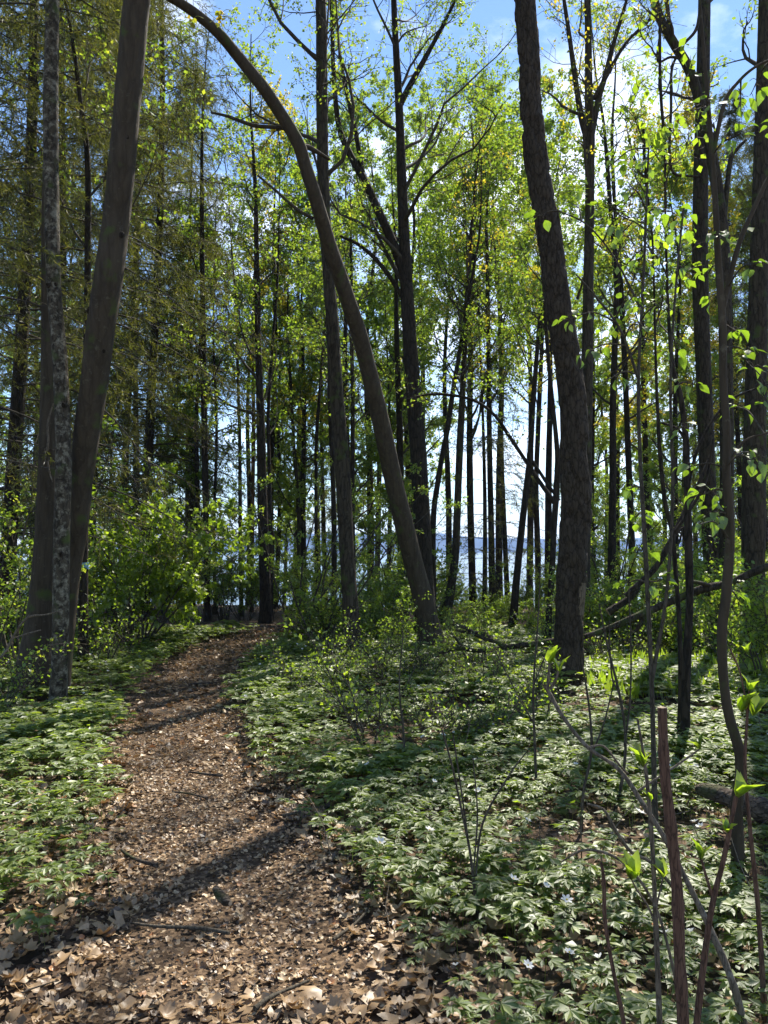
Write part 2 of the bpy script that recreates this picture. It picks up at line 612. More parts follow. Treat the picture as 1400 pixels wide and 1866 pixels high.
def sheet(xs, ys, zf):
    X, Y = np.meshgrid(xs, ys)
    V = np.stack([X, Y, zf(X, Y)], -1).reshape(-1, 3)
    n, m = len(ys), len(xs)
    i = (np.arange(n - 1)[:, None] * m + np.arange(m - 1)[None]).ravel()
    return V, np.stack([i, i + 1, i + m + 1, i + m], -1)


b = MB()
b.add(*sheet(axis_steps([(-600, 0), (-120, 40), (-30, 5), (-8, .6), (8, .2), (30, .6), (120, 5), (600, 40)]),
             axis_steps([(-300, 0), (-40, 20), (-4, 2), (1.5, .4), (17, .18), (40, .6), (90, 2), (130, 10)]), gz))
b.obj('ground', M['soil'], kind='structure')

ys = axis_steps([(-8, 0), (1.5, .5), (17, .09), (30, .4)])
us = np.linspace(-1, 1, 23)
PV = []
for y in ys:
    w = path_w(y) + 0.06
    x = path_x(y) + us * w + 0.07 * (np.array([float(vnoise(y * 2.1, 5.0)), float(vnoise(y * 2.1, 9.0))])[(us > 0).astype(int)] - .5) * np.abs(us)
    z = gz(x, np.full_like(x, y)) + 0.012 - 0.03 * np.abs(us) ** 6
    PV.append(np.stack([x, np.full_like(x, y), z], -1))
PV = np.concatenate(PV)
i = (np.arange(len(ys) - 1)[:, None] * 23 + np.arange(22)[None]).ravel()
b = MB()
b.add(PV, np.stack([i, i + 1, i + 24, i + 23], -1))
path_obj = b.obj('forest_path', M['path'], kind='structure')

# lake
m, n, l, out = mat('lake_water')
pb = n.new('ShaderNodeBsdfPrincipled')
pb.inputs['Base Color'].default_value = (0.02, 0.035, 0.045, 1)
pb.inputs['Roughness'].default_value = 0.12
pb.inputs['IOR'].default_value = 1.33
tc = n.new('ShaderNodeTexCoord')
mp = n.new('ShaderNodeMapping')
mp.inputs['Scale'].default_value = (0.25, 0.9, 1)
nz = n.new('ShaderNodeTexNoise')
nz.inputs['Scale'].default_value = 1.0
nz.inputs['Detail'].default_value = 5
bp = n.new('ShaderNodeBump')
bp.inputs['Strength'].default_value = 0.6
bp.inputs['Distance'].default_value = 0.25
l.new(tc.outputs['Object'], mp.inputs['Vector'])
l.new(mp.outputs['Vector'], nz.inputs['Vector'])
l.new(nz.outputs['Fac'], bp.inputs['Height'])
l.new(bp.outputs['Normal'], pb.inputs['Normal'])
l.new(pb.outputs[0], out.inputs['Surface'])
M['water'] = m
LAKE_Z = -2.9
b = MB()
b.add(*sheet(np.linspace(-5000, 5000, 11), np.array([50, 120, 400, 1500, 4200.]), lambda x, y: x * 0 + LAKE_Z))
b.obj('lake', M['water'], kind='structure')

# far shore with wooded hills
xs = np.linspace(-4500, 4500, 240)
vs = np.linspace(0, 1, 12)
X, Vv = np.meshgrid(xs, vs)
ridge = 22 + 80 * np.clip(fbm(X / 900 + 2.2, X * 0, o=4) - 0.36, 0, 1) * 2.2
crest = np.sin(Vv * np.pi * 0.5) * ridge + 4 * (fbm(X / 40, Vv * 9, o=3) - .5) * (Vv > 0)
V = np.stack([X, 3400 + 700 * Vv - 300 * (fbm(X / 700, X * 0 + 4, o=3)), LAKE_Z - 0.5 + crest], -1).reshape(-1, 3)
i = (np.arange(11)[:, None] * 240 + np.arange(239)[None]).ravel()
b = MB()
b.add(V, np.stack([i, i + 1, i + 241, i + 240], -1))
b.obj('hills', M['hill'], kind='structure')

# ------------------------------------------------------------------ trees
def trunk_geo(rows, rings, S, r, style='plain'):
    """rows x,y,z,radius -> bark-shaped tube; also angle and height of every ring point"""
    p = spline(rows, rings)
    P, R = p[:, :3], np.maximum(p[:, 3], 0.004)
    t, u, v = frames(P)
    a = np.arange(S) / S * 2 * np.pi
    h = np.concatenate([[0], np.cumsum(np.linalg.norm(np.diff(P, axis=0), axis=1))])
    A, Hh = np.meshgrid(a, h)
    RR = np.repeat(R[:, None], S, 1)
    cx, cy = np.cos(A), np.sin(A)
    o = r.uniform(0, 50)
    d = RR * (0.09 if style == 'plate' else 0.15) * (fbm(cx * 1.1 + o, cy * 1.1, Hh * 0.9, o=3) - 0.45)
    base = np.exp(-Hh / 0.35)
    lob = np.cos(A * int(r.integers(4, 7)) + o) * .5 + .5
    d = d + RR * base * (0.12 + 0.75 * lob * fbm(cx * 2.2 + o, cy * 2.2 + 4, Hh * 0.5, o=2)) * np.exp(-Hh / 0.5)
    if style == 'plain':
        d = d + np.minimum(RR * 0.10, 0.012) * (fbm(cx * RR * 60 + o, cy * RR * 60, Hh * 9, o=3) - 0.45)
    if style == 'plate':
        Rm = float(np.mean(R))
        W = 2 * np.pi * Rm
        n = int(h[-1] * W / 0.032)
        fx, fy = r.uniform(0, W, n), r.uniform(0, h[-1], n)
        ex = A * Rm + 0.05 * (vnoise(A * 3, Hh * 6, A * 0 + o) - .5)
        ex = ex.ravel()
        ey = (Hh + 0.06 * (vnoise(A * 3 + 9, Hh * 6, A * 0) - .5)).ravel()
        d1 = np.full(len(ex), 9.0)
        d2 = np.full(len(ex), 9.0)
        wh = np.zeros(len(ex), int)
        for k in range(n):
            q = np.abs(ex - fx[k])
            q = np.minimum(q, W - q)
            dd = np.hypot(q, (ey - fy[k]) * 0.55)
            cl = dd < d1
            d2 = np.where(cl, d1, np.minimum(d2, dd))
            d1 = np.where(cl, dd, d1)
            wh = np.where(cl, k, wh)
        lift = r.uniform(-.008, .009, n)[wh]
        edge = sstep(0.0, 0.018, d2 - d1)
        d = d + (lift + 0.03 * edge - 0.026).reshape(A.shape) + 0.006 * (fbm(cx * RR * 50 + o, cy * RR * 50, Hh * 14, o=3) - .45)
    RR = RR + d
    V = P[:, None] + RR[..., None] * (np.cos(A)[..., None] * u[:, None] + np.sin(A)[..., None] * v[:, None])
    i = np.arange(rings - 1)[:, None] * S
    k = np.arange(S)[None]
    k2 = (k + 1) % S
    Q = np.stack([i + k, i + k2, i + S + k2, i + S + k], -1).reshape(-1, 4)
    return V.reshape(-1, 3), Q, p


def rows_of(trace, Y, ground=True, ext=0.0, flare=1.25):
    rows = []
    for q in trace:
        yy = q[3] if len(q) > 3 else Y
        rows.append([*at(q[0], q[1], yy), 0.5 * q[2] * yy / F])
    rows = np.array(rows)
    if ground:
        x, y, z, rr = rows[0]
        g = float(gz(x, y)) - 0.12
        if z > g + 0.05:
            d = norm(rows[1, :3] - rows[0, :3])
            s = (z - g) / max(d[2], 0.5)
            rows = np.vstack([[x - d[0] * s * .6, y - d[1] * s * .6, g, rr * flare], rows])
        else:
            rows[0, 2] = min(z, g)
    if ext > 0:
        d = norm(rows[-1, :3] - rows[-2, :3])
        r0 = rows[-1, 3]
        add = []
        pos = rows[-1, :3].copy()
        for k in range(1, 5):
            d = norm(d + np.array((rng.normal() * .06, rng.normal() * .06, .16)))
            pos = pos + d * ext / 4
            add.append([*pos, max(0.012, r0 * (1 - 0.23 * k))])
        rows = np.vstack([rows, add])
    return rows


def crown(root, P, R, z0, z1, r, loc, n=16, L=2.2, ang=0.95, sub=6, twigs=5, leaves=4000, size=0.068, lm='leaf',
          bm='twig', up=0.12, lsides=5, droop=0.25, bare=0.0):
    """limbs, branches, twigs and leaves between heights z0 and z1 of the stem P[K,3]"""
    zz = P[:, 2]
    k0 = int(np.searchsorted(zz, z0))
    k1 = max(k0 + 2, int(np.searchsorted(zz, z1)))
    K = len(P)
    t0, t1 = min(k0 / (K - 1), .9), min(k1 / (K - 1), 0.99)
    A, ta = spawn(P[None], n, t0, t1, ang, L, 8, r, up=up, wob=0.16)
    Ra = np.interp(ta, np.linspace(0, 1, K), R) * 0.42
    Ra = np.clip(Ra, 0.008, 0.07)[:, None] * np.linspace(1, 0.22, 8)[None]
    b = MB()
    b.add(*btubes(A, Ra, lsides))
    B, tb = spawn(A, sub, 0.2, 1.0, 0.8, L * 0.42, 5, r, up=0.05, wob=0.22)
    Rb = np.clip(np.repeat(Ra[:, 0], sub) * 0.35, 0.004, 0.02)[:, None] * np.linspace(1, 0.3, 5)[None]
    b.add(*btubes(B, Rb, 3))
    T, tt = spawn(B, twigs, 0.25, 1.0, 0.75, L * 0.17, 3, r, up=0.03, wob=0.25)
    b.add(*btubes(T, np.full((len(T), 3), 0.0035) * np.array((1.2, .9, .5)), 3))
    b.obj('branches', M[bm], root, origin=loc, kind='stuff')
    if leaves:
        f = MB()
        f.add(*leaves_on(T, leaves, size, droop, r))
        f.obj('foliage', M[lm], root, origin=loc, kind='stuff')
    return A, B, T


def tree(name, label, trace, Y, bark='bark', wide=0.9, ext=6.0, S=14, rings=70, style='plain', limbs=(), cr=None, seed=0, group=None, mats=None):
    r = np.random.default_rng(1000 + seed)
    rows = rows_of([(q[0], q[1], q[2] * wide, *q[3:]) for q in trace], Y, ext=ext)
    g = float(gz(rows[0, 0], rows[0, 1]))
    loc = np.array((rows[0, 0], rows[0, 1], g))
    root = thing(name, label, 'tree', loc, group)
    V, Q, p = trunk_geo(rows, rings, S, r, style)
    b = MB()
    b.add(V, Q)
    root_trunk = b.obj('trunk', mats or M[bark], root, origin=loc)
    for lt in limbs:
        lr = rows_of(lt, Y, ground=False)
        lp = spline(lr, 28)
        b = MB()
        R_ = np.maximum(lp[:, 3], 0.006) * (1 + 0.12 * (vnoise(np.arange(28) * .7, np.full(28, seed * 3.1)) - .5))
        b.add(*tube(lp[:, :3], R_, 8))
        limb_o = b.obj('limb', M[bark], root, origin=loc)
        if cr and cr.get('limb_leaves'):
            T1, _ = spawn(lp[None, :, :3], 14, 0.2, 1, 0.8, 1.1, 6, r, up=0.1)
            T2, _ = spawn(T1, 6, 0.2, 1, 0.8, 0.45, 3, r)
            b = MB()
            b.add(*btubes(T1, np.full((len(T1), 6), 0.008) * np.linspace(1, .3, 6), 3))
            b.add(*btubes(T2, np.full((len(T2), 3), 0.0035), 3))
            b.obj('branches', M['twig'], limb_o, origin=loc, kind='stuff')
            f = MB()
            f.add(*leaves_on(T2, cr['limb_leaves'], cr.get('size', .045), .25, r))
            f.obj('foliage', M[cr.get('lm', 'leaf')], limb_o, origin=loc, kind='stuff')
    if cr:
        kw = {k: v for k, v in cr.items() if k not in ('limb_leaves', 'z0', 'z1')}
        crown(root, p[:, :3], p[:, 3], cr['z0'], cr.get('z1', 99), r, loc, **kw)
    return root, p, loc, root_trunk


HI = dict(z0=8.5, n=14, L=2.6, sub=6, twigs=4, leaves=2600, size=0.075, lm='leaf_young')

# --- the clump at the left edge
_r, _p, _loc, _t = tree('broadleaf_tree', 'stout dark trunk with a hollow flared foot at the left edge, behind the lichened trunk',
     [(58, 1268, 92), (64, 1225, 78), (71, 1160, 60), (78, 1080, 50), (84, 980, 44), (88, 860, 40), (90, 760, 36), (90, 650, 32), (88, 540, 26), (86, 400, 22), (90, 200, 20), (93, 0, 18)],
     8.9, 'bark_smooth', ext=7, S=40, rings=220, cr=HI, seed=1)
for tr in ([(98, 735, 2), (92, 752, 3), (87, 775, 4), (88, 800, 4), (86, 822, 4)], [(87, 840, 3), (91, 862, 3), (96, 878, 2)]):
    q = spline(rows_of([(a_, b_, c_, 8.55) for a_, b_, c_ in tr], 8.55, ground=False), 16)
    b = MB()
    b.add(*tube(q[:, :3], q[:, 3], 6))
    b.obj('bark_strip', M['shoot_grey'], _r, origin=_loc)
_r, _p, _lb, _tb = tree('broadleaf_tree', 'slim straight trunk spotted with pale lichen, foremost of the clump at the left edge',
     [(105, 1298, 40), (107, 1260, 34), (110, 1180, 32), (112, 1050, 32), (113, 950, 31), (116, 850, 31), (114, 760, 30), (109, 650, 29), (99, 530, 28), (95, 400, 29), (93, 200, 30), (96, 0, 27)],
     8.1, 'bark_lichen', ext=7, S=36, rings=220, cr=HI, seed=2)
_r, _p, _lc, _tc = tree('broadleaf_tree', 'thick smooth trunk leaning right, rising behind the lichened trunk at left',
     [(108, 1270, 40, 8.6), (118, 1150, 38, 8.6), (130, 1040, 38, 8.6), (141, 960, 42, 8.5), (149, 870, 46, 8.4), (160, 780, 52, 8.3), (172, 700, 54, 8.2), (184, 600, 57, 8.1), (199, 500, 57, 8.0), (212, 400, 55, 8.0), (222, 300, 54, 7.9), (236, 150, 54, 7.8), (250, 0, 53, 7.7)],
     8.3, 'bark_lichen', ext=8, S=44, rings=240, cr=HI, seed=3, mats=M['bark_smooth'])

def knot(trunk, loc, px, py, yy, rad):
    """dark branch scar: a low rimmed boss on the bark"""
    c = at(px, py, yy)
    a_ = np.arange(12) / 12 * 2 * np.pi
    prof = [(1.25, .0), (1.05, -.012), (.8, -.016), (.5, -.006), (.0, .002)]
    V_ = np.concatenate([c + np.stack([np.cos(a_) * rad * k, np.full(12, dy), np.sin(a_) * rad * 1.2 * k], -1) for k, dy in prof])
    i_ = np.arange(4)[:, None] * 12
    k_ = np.arange(12)[None]
    b = MB()
    b.add(V_, np.stack([i_ + k_, i_ + (k_ + 1) % 12, i_ + 12 + (k_ + 1) % 12, i_ + 12 + k_], -1).reshape(-1, 4))
    b.obj('knot', M['bark_dark'], trunk, origin=loc)


for args in ((164, 566, 7.99, .03), (222, 428, 7.86, .024), (190, 640, 8.0, .014), (232, 250, 7.77, .018)):
    knot(_tc, _lc, *args)
for args in ((88, 520, 8.03, .02), (102, 518, 8.04, .014), (116, 738, 8.03, .018), (112, 1010, 8.02, .02)):
    knot(_tb, _lb, *args)
_, p, loc, _t = tree('broadleaf_tree', 'thin dark trunk marked with a pale blue painted band beside the bright bush',
                     [(152, 1205, 24), (152, 1150, 20), (152, 1000, 19), (155, 850, 18), (158, 700, 16), (160, 500, 14), (160, 300, 12)],
                     11.3, 'bark_dark', ext=4, S=14, rings=90, cr=dict(HI, z0=5, leaves=1500, n=10), seed=4)
pk = spline([(*at(152, y, 11.3), 0.5 * 21.5 * 11.3 / F) for y in (1025, 1029, 1033, 1037)], 6)
b = MB()
b.add(*tube(pk[:, :3], pk[:, 3] * np.array((1, 1.03, 1.0, 1.04, 1.02, 1)), 20))
o = b.obj('paint_mark', M['paint_blue'], _t, origin=loc)
o['label'] = 'pale blue painted trail band'

# --- centre
tree('broadleaf_tree', 'upright mid grey trunk in the centre that the curved leaning trunk crosses',
     [(643, 1198, 46), (641, 1150, 36), (638, 1090, 32), (632, 1000, 30), (627, 900, 31), (620, 800, 30), (612, 700, 28), (607, 600, 26), (599, 500, 24), (590, 350, 24), (587, 200, 24), (585, 0, 22)],
     11.9, 'bark', ext=7, S=30, rings=180, cr=dict(HI, z0=6.5, n=22, L=3.0, leaves=3600, size=.058), seed=5)
_r, _p, _loc, _t = tree('leaning_tree', 'long bare trunk leaning and curving left across the centre of the wood',
     [(788, 1190, 72, 12.6), (781, 1140, 54, 12.5), (768, 1080, 47, 12.4), (752, 1020, 45, 12.3), (735, 950, 44, 12.1), (716, 870, 42, 11.9), (697, 780, 42, 11.6), (676, 690, 40, 11.3), (655, 610, 38, 11.0), (638, 560, 37, 10.8), (622, 510, 36, 10.6),
      (603, 455, 36, 10.4), (588, 405, 34, 10.2), (572, 350, 32, 10), (556, 300, 31, 9.9), (543, 260, 31, 9.8), (515, 213, 31, 9.7), (480, 160, 30, 9.5), (440, 110, 28, 9.4), (400, 62, 26, 9.2), (360, 27, 24, 9.1), (315, -3, 22, 9.0), (250, -40, 20, 8.8)],
     12, 'bark_smooth', wide=0.78, ext=4, S=36, rings=260, seed=6,
     limbs=[[(545, 270, 12, 9.9), (560, 268, 11, 10), (575, 275, 9, 10.1), (600, 290, 6, 10.3)], [(538, 236, 8, 9.8), (500, 232, 8, 9.9), (460, 228, 7, 10), (415, 212, 6, 10.1), (385, 205, 4, 10.2)],
            [(570, 398, 7, 10.2), (540, 380, 6, 10.3), (500, 345, 5, 10.4), (470, 320, 4, 10.5)]],
     cr=dict(HI, z0=8.5, n=10, leaves=1500))
rr = np.random.default_rng(606)
for cx_, cy_ in ((350, 36), (404, 24), (398, 36)):
    c = at(cx_, cy_, 8.9)
    n_ = 9
    X, Yv, Z = basis(norm(rdir(n_, rr) + np.array((0, 0, -.5))), rdir(n_, rr))
    f = MB()
    f.add(*bake(OVATE_V * np.array((1, 1.3, 1)), OVATE_F, c + rr.normal(size=(n_, 3)) * .025, X, Yv, Z, rr.uniform(.04, .075, n_)))
    f.add(*tube(spline(np.array([c + (.1, .15, .12), c + (.05, .05, .08), c]), 6), np.full(6, .003), 4))
    f.obj('leaf_cluster', M['leaf_yellow'], _r, origin=_loc)
tree('forked_tree', 'dark trunk behind the foot of the leaning trunk, forking high up',
     [(776, 1120, 44), (772, 1050, 40), (769, 950, 36), (764, 850, 34), (757, 750, 32), (749, 650, 30), (742, 540, 27), (737, 440, 23), (732, 320, 20), (728, 200, 17), (722, 90, 14), (718, 0, 12)],
     15, 'bark_dark', ext=5, S=20, rings=140, seed=7,
     limbs=[[(738, 500, 20), (715, 440, 18), (690, 385, 16), (665, 330, 15), (640, 285, 13), (618, 230, 11), (608, 130, 9), (605, 20, 8), (600, -60, 6)],
            [(662, 325, 11), (650, 250, 9), (635, 180, 8), (620, 100, 6), (610, -20, 5)],
            [(730, 190, 13), (745, 160, 12), (770, 115, 10), (800, 60, 8), (830, 0, 6), (850, -50, 4)],
            [(736, 545, 9), (700, 490, 8), (660, 450, 7), (620, 430, 5)]],
     cr=dict(z0=6.5, n=24, L=3.0, sub=6, twigs=5, leaves=5200, size=0.058, lm='leaf_young', limb_leaves=1000))
tree('slender_tree', 'slender stem leaning right from the dark forked trunk towards the lake',
     [(790, 1090, 13), (789, 1000, 13), (791, 930, 12), (798, 880, 12), (806, 830, 11), (816, 780, 11), (826, 710, 10), (838, 640, 9), (852, 560, 8), (865, 480, 6)],
     16.5, 'bark_dark', ext=2.5, S=10, rings=70, seed=8, cr=dict(z0=5, n=12, L=1.6, sub=5, twigs=5, leaves=900, size=0.06, lm='leaf_yellow'))
tree('slender_tree', 'straight grey stem rising in front of the lake, nearest to the leaning trunk',
     [(812, 1125, 24), (822, 1070, 19), (830, 1010, 17), (834, 920, 15), (838, 820, 15), (843, 720, 13), (848, 610, 11), (855, 480, 9)],
     17, 'bark', ext=3, S=12, rings=80, seed=9, cr=dict(z0=5, n=16, L=1.9, sub=6, twigs=5, leaves=4200, size=0.068, lm='leaf_young'))
for k, (tr, Y, lab, lm) in enumerate([
    ([(898, 1118, 15), (896, 1000, 13), (894, 900, 12), (892, 800, 11), (890, 600, 9), (888, 470, 7)], 20, 'second straight dark stem in front of the lake, between two thinner stems', 'leaf_young'),
    ([(926, 1122, 12), (921, 1000, 10), (917, 900, 9), (914, 800, 9), (911, 600, 7), (905, 480, 6)], 22, 'thin straight stem in front of the lake, left of the tilted stem', 'leaf_yellow'),
    ([(934, 1155, 18), (940, 1070, 15), (948, 990, 14), (957, 910, 13), (966, 830, 12), (971, 740, 11), (979, 640, 9), (987, 540, 8)], 16, 'dark stem in front of the lake tilting right towards the plated trunk', 'leaf_young'),
    ([(981, 1080, 13), (980, 1000, 12), (977, 900, 11), (980, 800, 10), (985, 690, 9), (990, 560, 7)], 24, 'straight dark stem in front of the lake just left of the plated trunk', 'leaf_yellow'),
]):
    tree('slender_tree', lab, tr, Y, 'bark_dark', ext=3, S=10, rings=70, seed=20 + k,
         limbs=[] if k != 2 else [[(966, 835, 7), (985, 862, 6), (1000, 885, 6), (1020, 912, 5)]],
         cr=dict(z0=5.2 if k != 2 else 4.2, n=13, L=1.8, sub=5, twigs=5, leaves=3600, size=0.068, lm=lm))

# --- the plated trunk at the right
OT = [(1028, 1268, 88), (1032, 1240, 70), (1036, 1190, 60), (1038, 1120, 58), (1042, 1060, 60), (1045, 1000, 57), (1051, 930, 63), (1050, 880, 61), (1047, 800, 59), (1043, 720, 57), (1034, 655, 56), (1024, 600, 55), (1012, 510, 53), (1001, 430, 51), (985, 340, 50), (972, 250, 48), (965, 120, 46), (957, 0, 45), (948, -140, 42), (940, -300, 38)]
root_o, p, loc, trunk_o = tree('plated_tree', 'big dark trunk with cracked bark plates and a bare wood patch, right of centre', OT,
                               9.3, 'bark_plate', wide=0.87, ext=7, S=72, rings=420, style='plate', seed=30,
                               limbs=[[(1052, 545, 5, 9.3), (1060, 520, 4, 9.2), (1062, 505, 2, 9.2)]], cr=dict(HI, z0=10, leaves=3000), mats=[M['bark_plate'], M['bare_wood']])
me = trunk_o.data
co = np.empty(len(me.vertices) * 3, np.float32)
me.vertices.foreach_get('co', co)
co = co.reshape(-1, 3)
pc = np.empty(len(me.polygons) * 3, np.float32)
me.polygons.foreach_get('center', pc)
pc = pc.reshape(-1, 3) + loc
c0 = at(1062, 1105, 9.3)
dd = np.hypot((pc[:, 0] - c0[0]) / 0.085, (pc[:, 2] - c0[2]) / 0.36) + 0.9 * (fbm(pc[:, 0] * 14, pc[:, 2] * 7, o=3) - .45)
hit = (dd < 0.8) & (pc[:, 1] < 9.28)
mi = np.zeros(len(pc), np.int32)
mi[hit] = 1
me.polygons.foreach_set('material_index', mi)
vid = np.unique(np.array([v for k in np.nonzero(hit)[0] for v in me.polygons[int(k)].vertices]))
co[vid, 1] += 0.018
me.vertices.foreach_set('co', co.ravel())
me.update()

tree('forked_tree', 'dark trunk right behind the plated trunk, forking into three high up',
     [(1062, 1190, 30), (1064, 1000, 27), (1068, 800, 25), (1071, 620, 23), (1073, 480, 21), (1075, 380, 19), (1075, 290, 20), (1075, 240, 21), (1073, 150, 16), (1072, 50, 14), (1070, -60, 12)],
     13.5, 'bark', ext=4, S=20, rings=130, seed=31,
     limbs=[[(1074, 262, 14), (1060, 215, 12), (1048, 140, 10), (1037, 60, 8), (1028, 0, 7), (1015, -90, 5)],
            [(1077, 250, 13), (1090, 185, 11), (1104, 135, 10), (1118, 80, 8), (1142, 0, 6), (1160, -80, 4)],
            [(1082, 180, 9), (1105, 140, 8), (1140, 80, 6), (1190, 30, 5)]],
     cr=dict(z0=7.2, n=9, L=2.0, sub=5, twigs=4, leaves=900, size=0.06, lm='leaf_yellow', limb_leaves=220))
tree('slender_tree', 'dark stem close behind the left side of the plated trunk, with an arching branch',
     [(1000, 1130, 13), (1006, 1040, 12), (1010, 960, 12), (1015, 880, 13), (1016, 830, 11), (1010, 760, 9), (1000, 660, 8), (992, 540, 7)],
     13, 'bark_dark', ext=2, S=10, rings=60, seed=32,
     limbs=[[(1012, 918, 9), (985, 880, 8), (955, 835, 7), (925, 790, 7), (900, 755, 6), (860, 728, 5), (800, 718, 5), (760, 722, 3)]],
     cr=dict(z0=4.5, n=12, L=1.7, sub=5, twigs=5, leaves=2000, size=0.068, lm='leaf_young', limb_leaves=260))
for k, (tr, Y, lab, bk) in enumerate([
    ([(1115, 1040, 17), (1116, 950, 15), (1117, 850, 14), (1117, 740, 13), (1121, 620, 12), (1124, 500, 10), (1114, 400, 9), (1106, 290, 8)], 19, 'straight dark trunk just right of the plated trunk, in the background', 'bark_dark'),
    ([(1152, 1010, 14), (1148, 900, 13), (1144, 800, 12), (1138, 650, 11), (1130, 500, 10), (1122, 400, 8), (1116, 280, 7)], 21, 'thin background trunk between the plated trunk and the leafy saplings', 'bark_dark'),
]):
    tree('slender_tree', lab, tr, Y, bk, ext=4, S=10, rings=70, seed=40 + k, cr=dict(z0=4.5, n=18, L=2.2, sub=6, twigs=5, leaves=4200, size=0.075, lm='leaf_young'))
tree('broadleaf_tree', 'tall straight trunk behind the near sapling stem at right',
     [(1302, 1105, 40), (1300, 1060, 36), (1296, 980, 34), (1290, 880, 32), (1285, 750, 31), (1280, 620, 31), (1276, 500, 32), (1276, 400, 31), (1279, 250, 29), (1282, 100, 26), (1284, -40, 24)],
     15, 'bark', ext=6, S=22, rings=130, seed=45, cr=dict(HI, z0=8, n=7, L=2.0, sub=4, leaves=500))
tree('leaning_tree', 'curved trunk twined with the tall straight one at right, bending left at the top',
     [(1322, 1080, 30), (1324, 950, 28), (1325, 800, 27), (1322, 600, 26), (1318, 450, 25), (1308, 350, 24), (1292, 260, 22), (1274, 180, 21), (1254, 122, 20), (1230, 82, 19), (1206, 40, 18), (1190, -10, 17), (1180, -70, 15)],
     14.2, 'bark', ext=5, S=18, rings=130, seed=46,
     limbs=[[(1316, 440, 10), (1330, 300, 9), (1345, 270, 7), (1360, 255, 5)], [(1240, 95, 9), (1222, 55, 8), (1216, 0, 7), (1212, -60, 5)], [(1244, 108, 6), (1222, 104, 5), (1199, 112, 4), (1202, 70, 4), (1215, 20, 3)],
            [(1246, 80, 6), (1268, 55, 6), (1275, 20, 5), (1278, -30, 4)],
            [(1236, 96, 5), (1224, 130, 5), (1223, 200, 5), (1220, 280, 5), (1228, 316, 5), (1250, 320, 5), (1278, 322, 4)]],
     cr=dict(HI, z0=9, n=6, L=2.0, sub=4, leaves=400))
tree('broadleaf_tree', 'thick furrowed trunk cut by the right edge of the picture',
     [(1372, 1130, 50), (1372, 1060, 44), (1374, 900, 46), (1378, 700, 41), (1383, 500, 37), (1388, 300, 32), (1392, 100, 26), (1395, -40, 24)],
     12.5, 'bark', ext=7, S=28, rings=160, seed=47, cr=dict(HI, z0=9, n=8, L=2.0, sub=4, leaves=600))

# --- background trunks at the left and behind the centre
for k, (tr, Y, bk, lab) in enumerate([
    ([(484, 1090, 24), (481, 1000, 22), (478, 900, 20), (476, 800, 18), (473, 700, 15), (470, 600, 13), (468, 480, 11), (466, 360, 9)], 18, 'bark_dark', 'dark straight trunk beyond the bend of the path, thickest of its row'),
    ([(494, 1080, 9), (492, 900, 8), (489, 760, 7), (496, 640, 6), (505, 520, 5)], 18.6, 'bark_dark', 'thin stem hugging the thick trunk beyond the bend of the path'),
    ([(440, 1100, 9), (438, 950, 8), (437, 800, 7), (434, 700, 6), (430, 560, 5)], 21, 'bark', 'thin pale stem in the gap of sky left of the path bend trunk'),
    ([(459, 1110, 9), (460, 950, 8), (462, 800, 8), (462, 650, 6), (463, 520, 5)], 23, 'bark_pine', 'thin reddish stem beside the thick trunk beyond the path bend'),
    ([(378, 1105, 14), (376, 950, 13), (373, 800, 13), (371, 640, 12), (369, 480, 10), (368, 330, 8)], 19, 'bark_dark', 'dark trunk behind the hanging spruce boughs'),
    ([(392, 1090, 8), (390, 950, 7), (395, 800, 6), (390, 650, 5)], 22, 'bark_dark', 'thin dark stem right of the trunk behind the spruce boughs'),
    ([(577, 1080, 8), (576, 930, 7), (577, 800, 7), (584, 700, 6), (592, 600, 5)], 22, 'bark_dark', 'thin dark stem left of the upright centre trunk'),
    ([(608, 1120, 12), (609, 1000, 11), (607, 880, 10), (602, 760, 9), (600, 640, 8)], 18, 'bark_dark', 'dark stem half hidden by the upright centre trunk'),
    ([(645, 1080, 11), (642, 920, 10), (643, 760, 9), (641, 620, 8), (640, 480, 7)], 19, 'bark_dark', 'slim stem between the upright trunk and the leaning trunk'),
    ([(731, 1000, 15), (730, 880, 14), (728, 760, 13), (724, 650, 11), (722, 540, 9)], 22, 'bark_dark', 'background trunk seen just right of the leaning trunk'),
    ([(540, 1110, 9), (545, 950, 8), (535, 800, 7), (528, 660, 6)], 24, 'bark', 'thin background stem between path bend and centre trunk'),
]):
    tree('slender_tree', lab, tr, Y, bk, ext=4 if k not in (7, 8) else 2, S=9, rings=60, seed=60 + k,
         cr=dict(z0=4.0 if k not in (2, 3) else 6.5, n=16, L=1.9, sub=6, twigs=5, leaves=1000 if k in (2, 3, 7, 8) else 3600, size=0.075, lm=['leaf_young', 'leaf'][k % 2]))

tree('crowned_tree', 'dense green crowned tree rising to a rounded top between the forked and plated trunks',
     [(862, 1090, 16), (858, 950, 14), (856, 800, 13), (858, 650, 11), (862, 500, 9), (866, 360, 7), (868, 230, 4)],
     21, 'bark_dark', ext=0.4, S=10, rings=80, seed=80,
     cr=dict(z0=4.2, n=36, L=3.3, ang=0.85, sub=8, twigs=6, leaves=26000, size=0.07, lm='leaf', up=0.14))

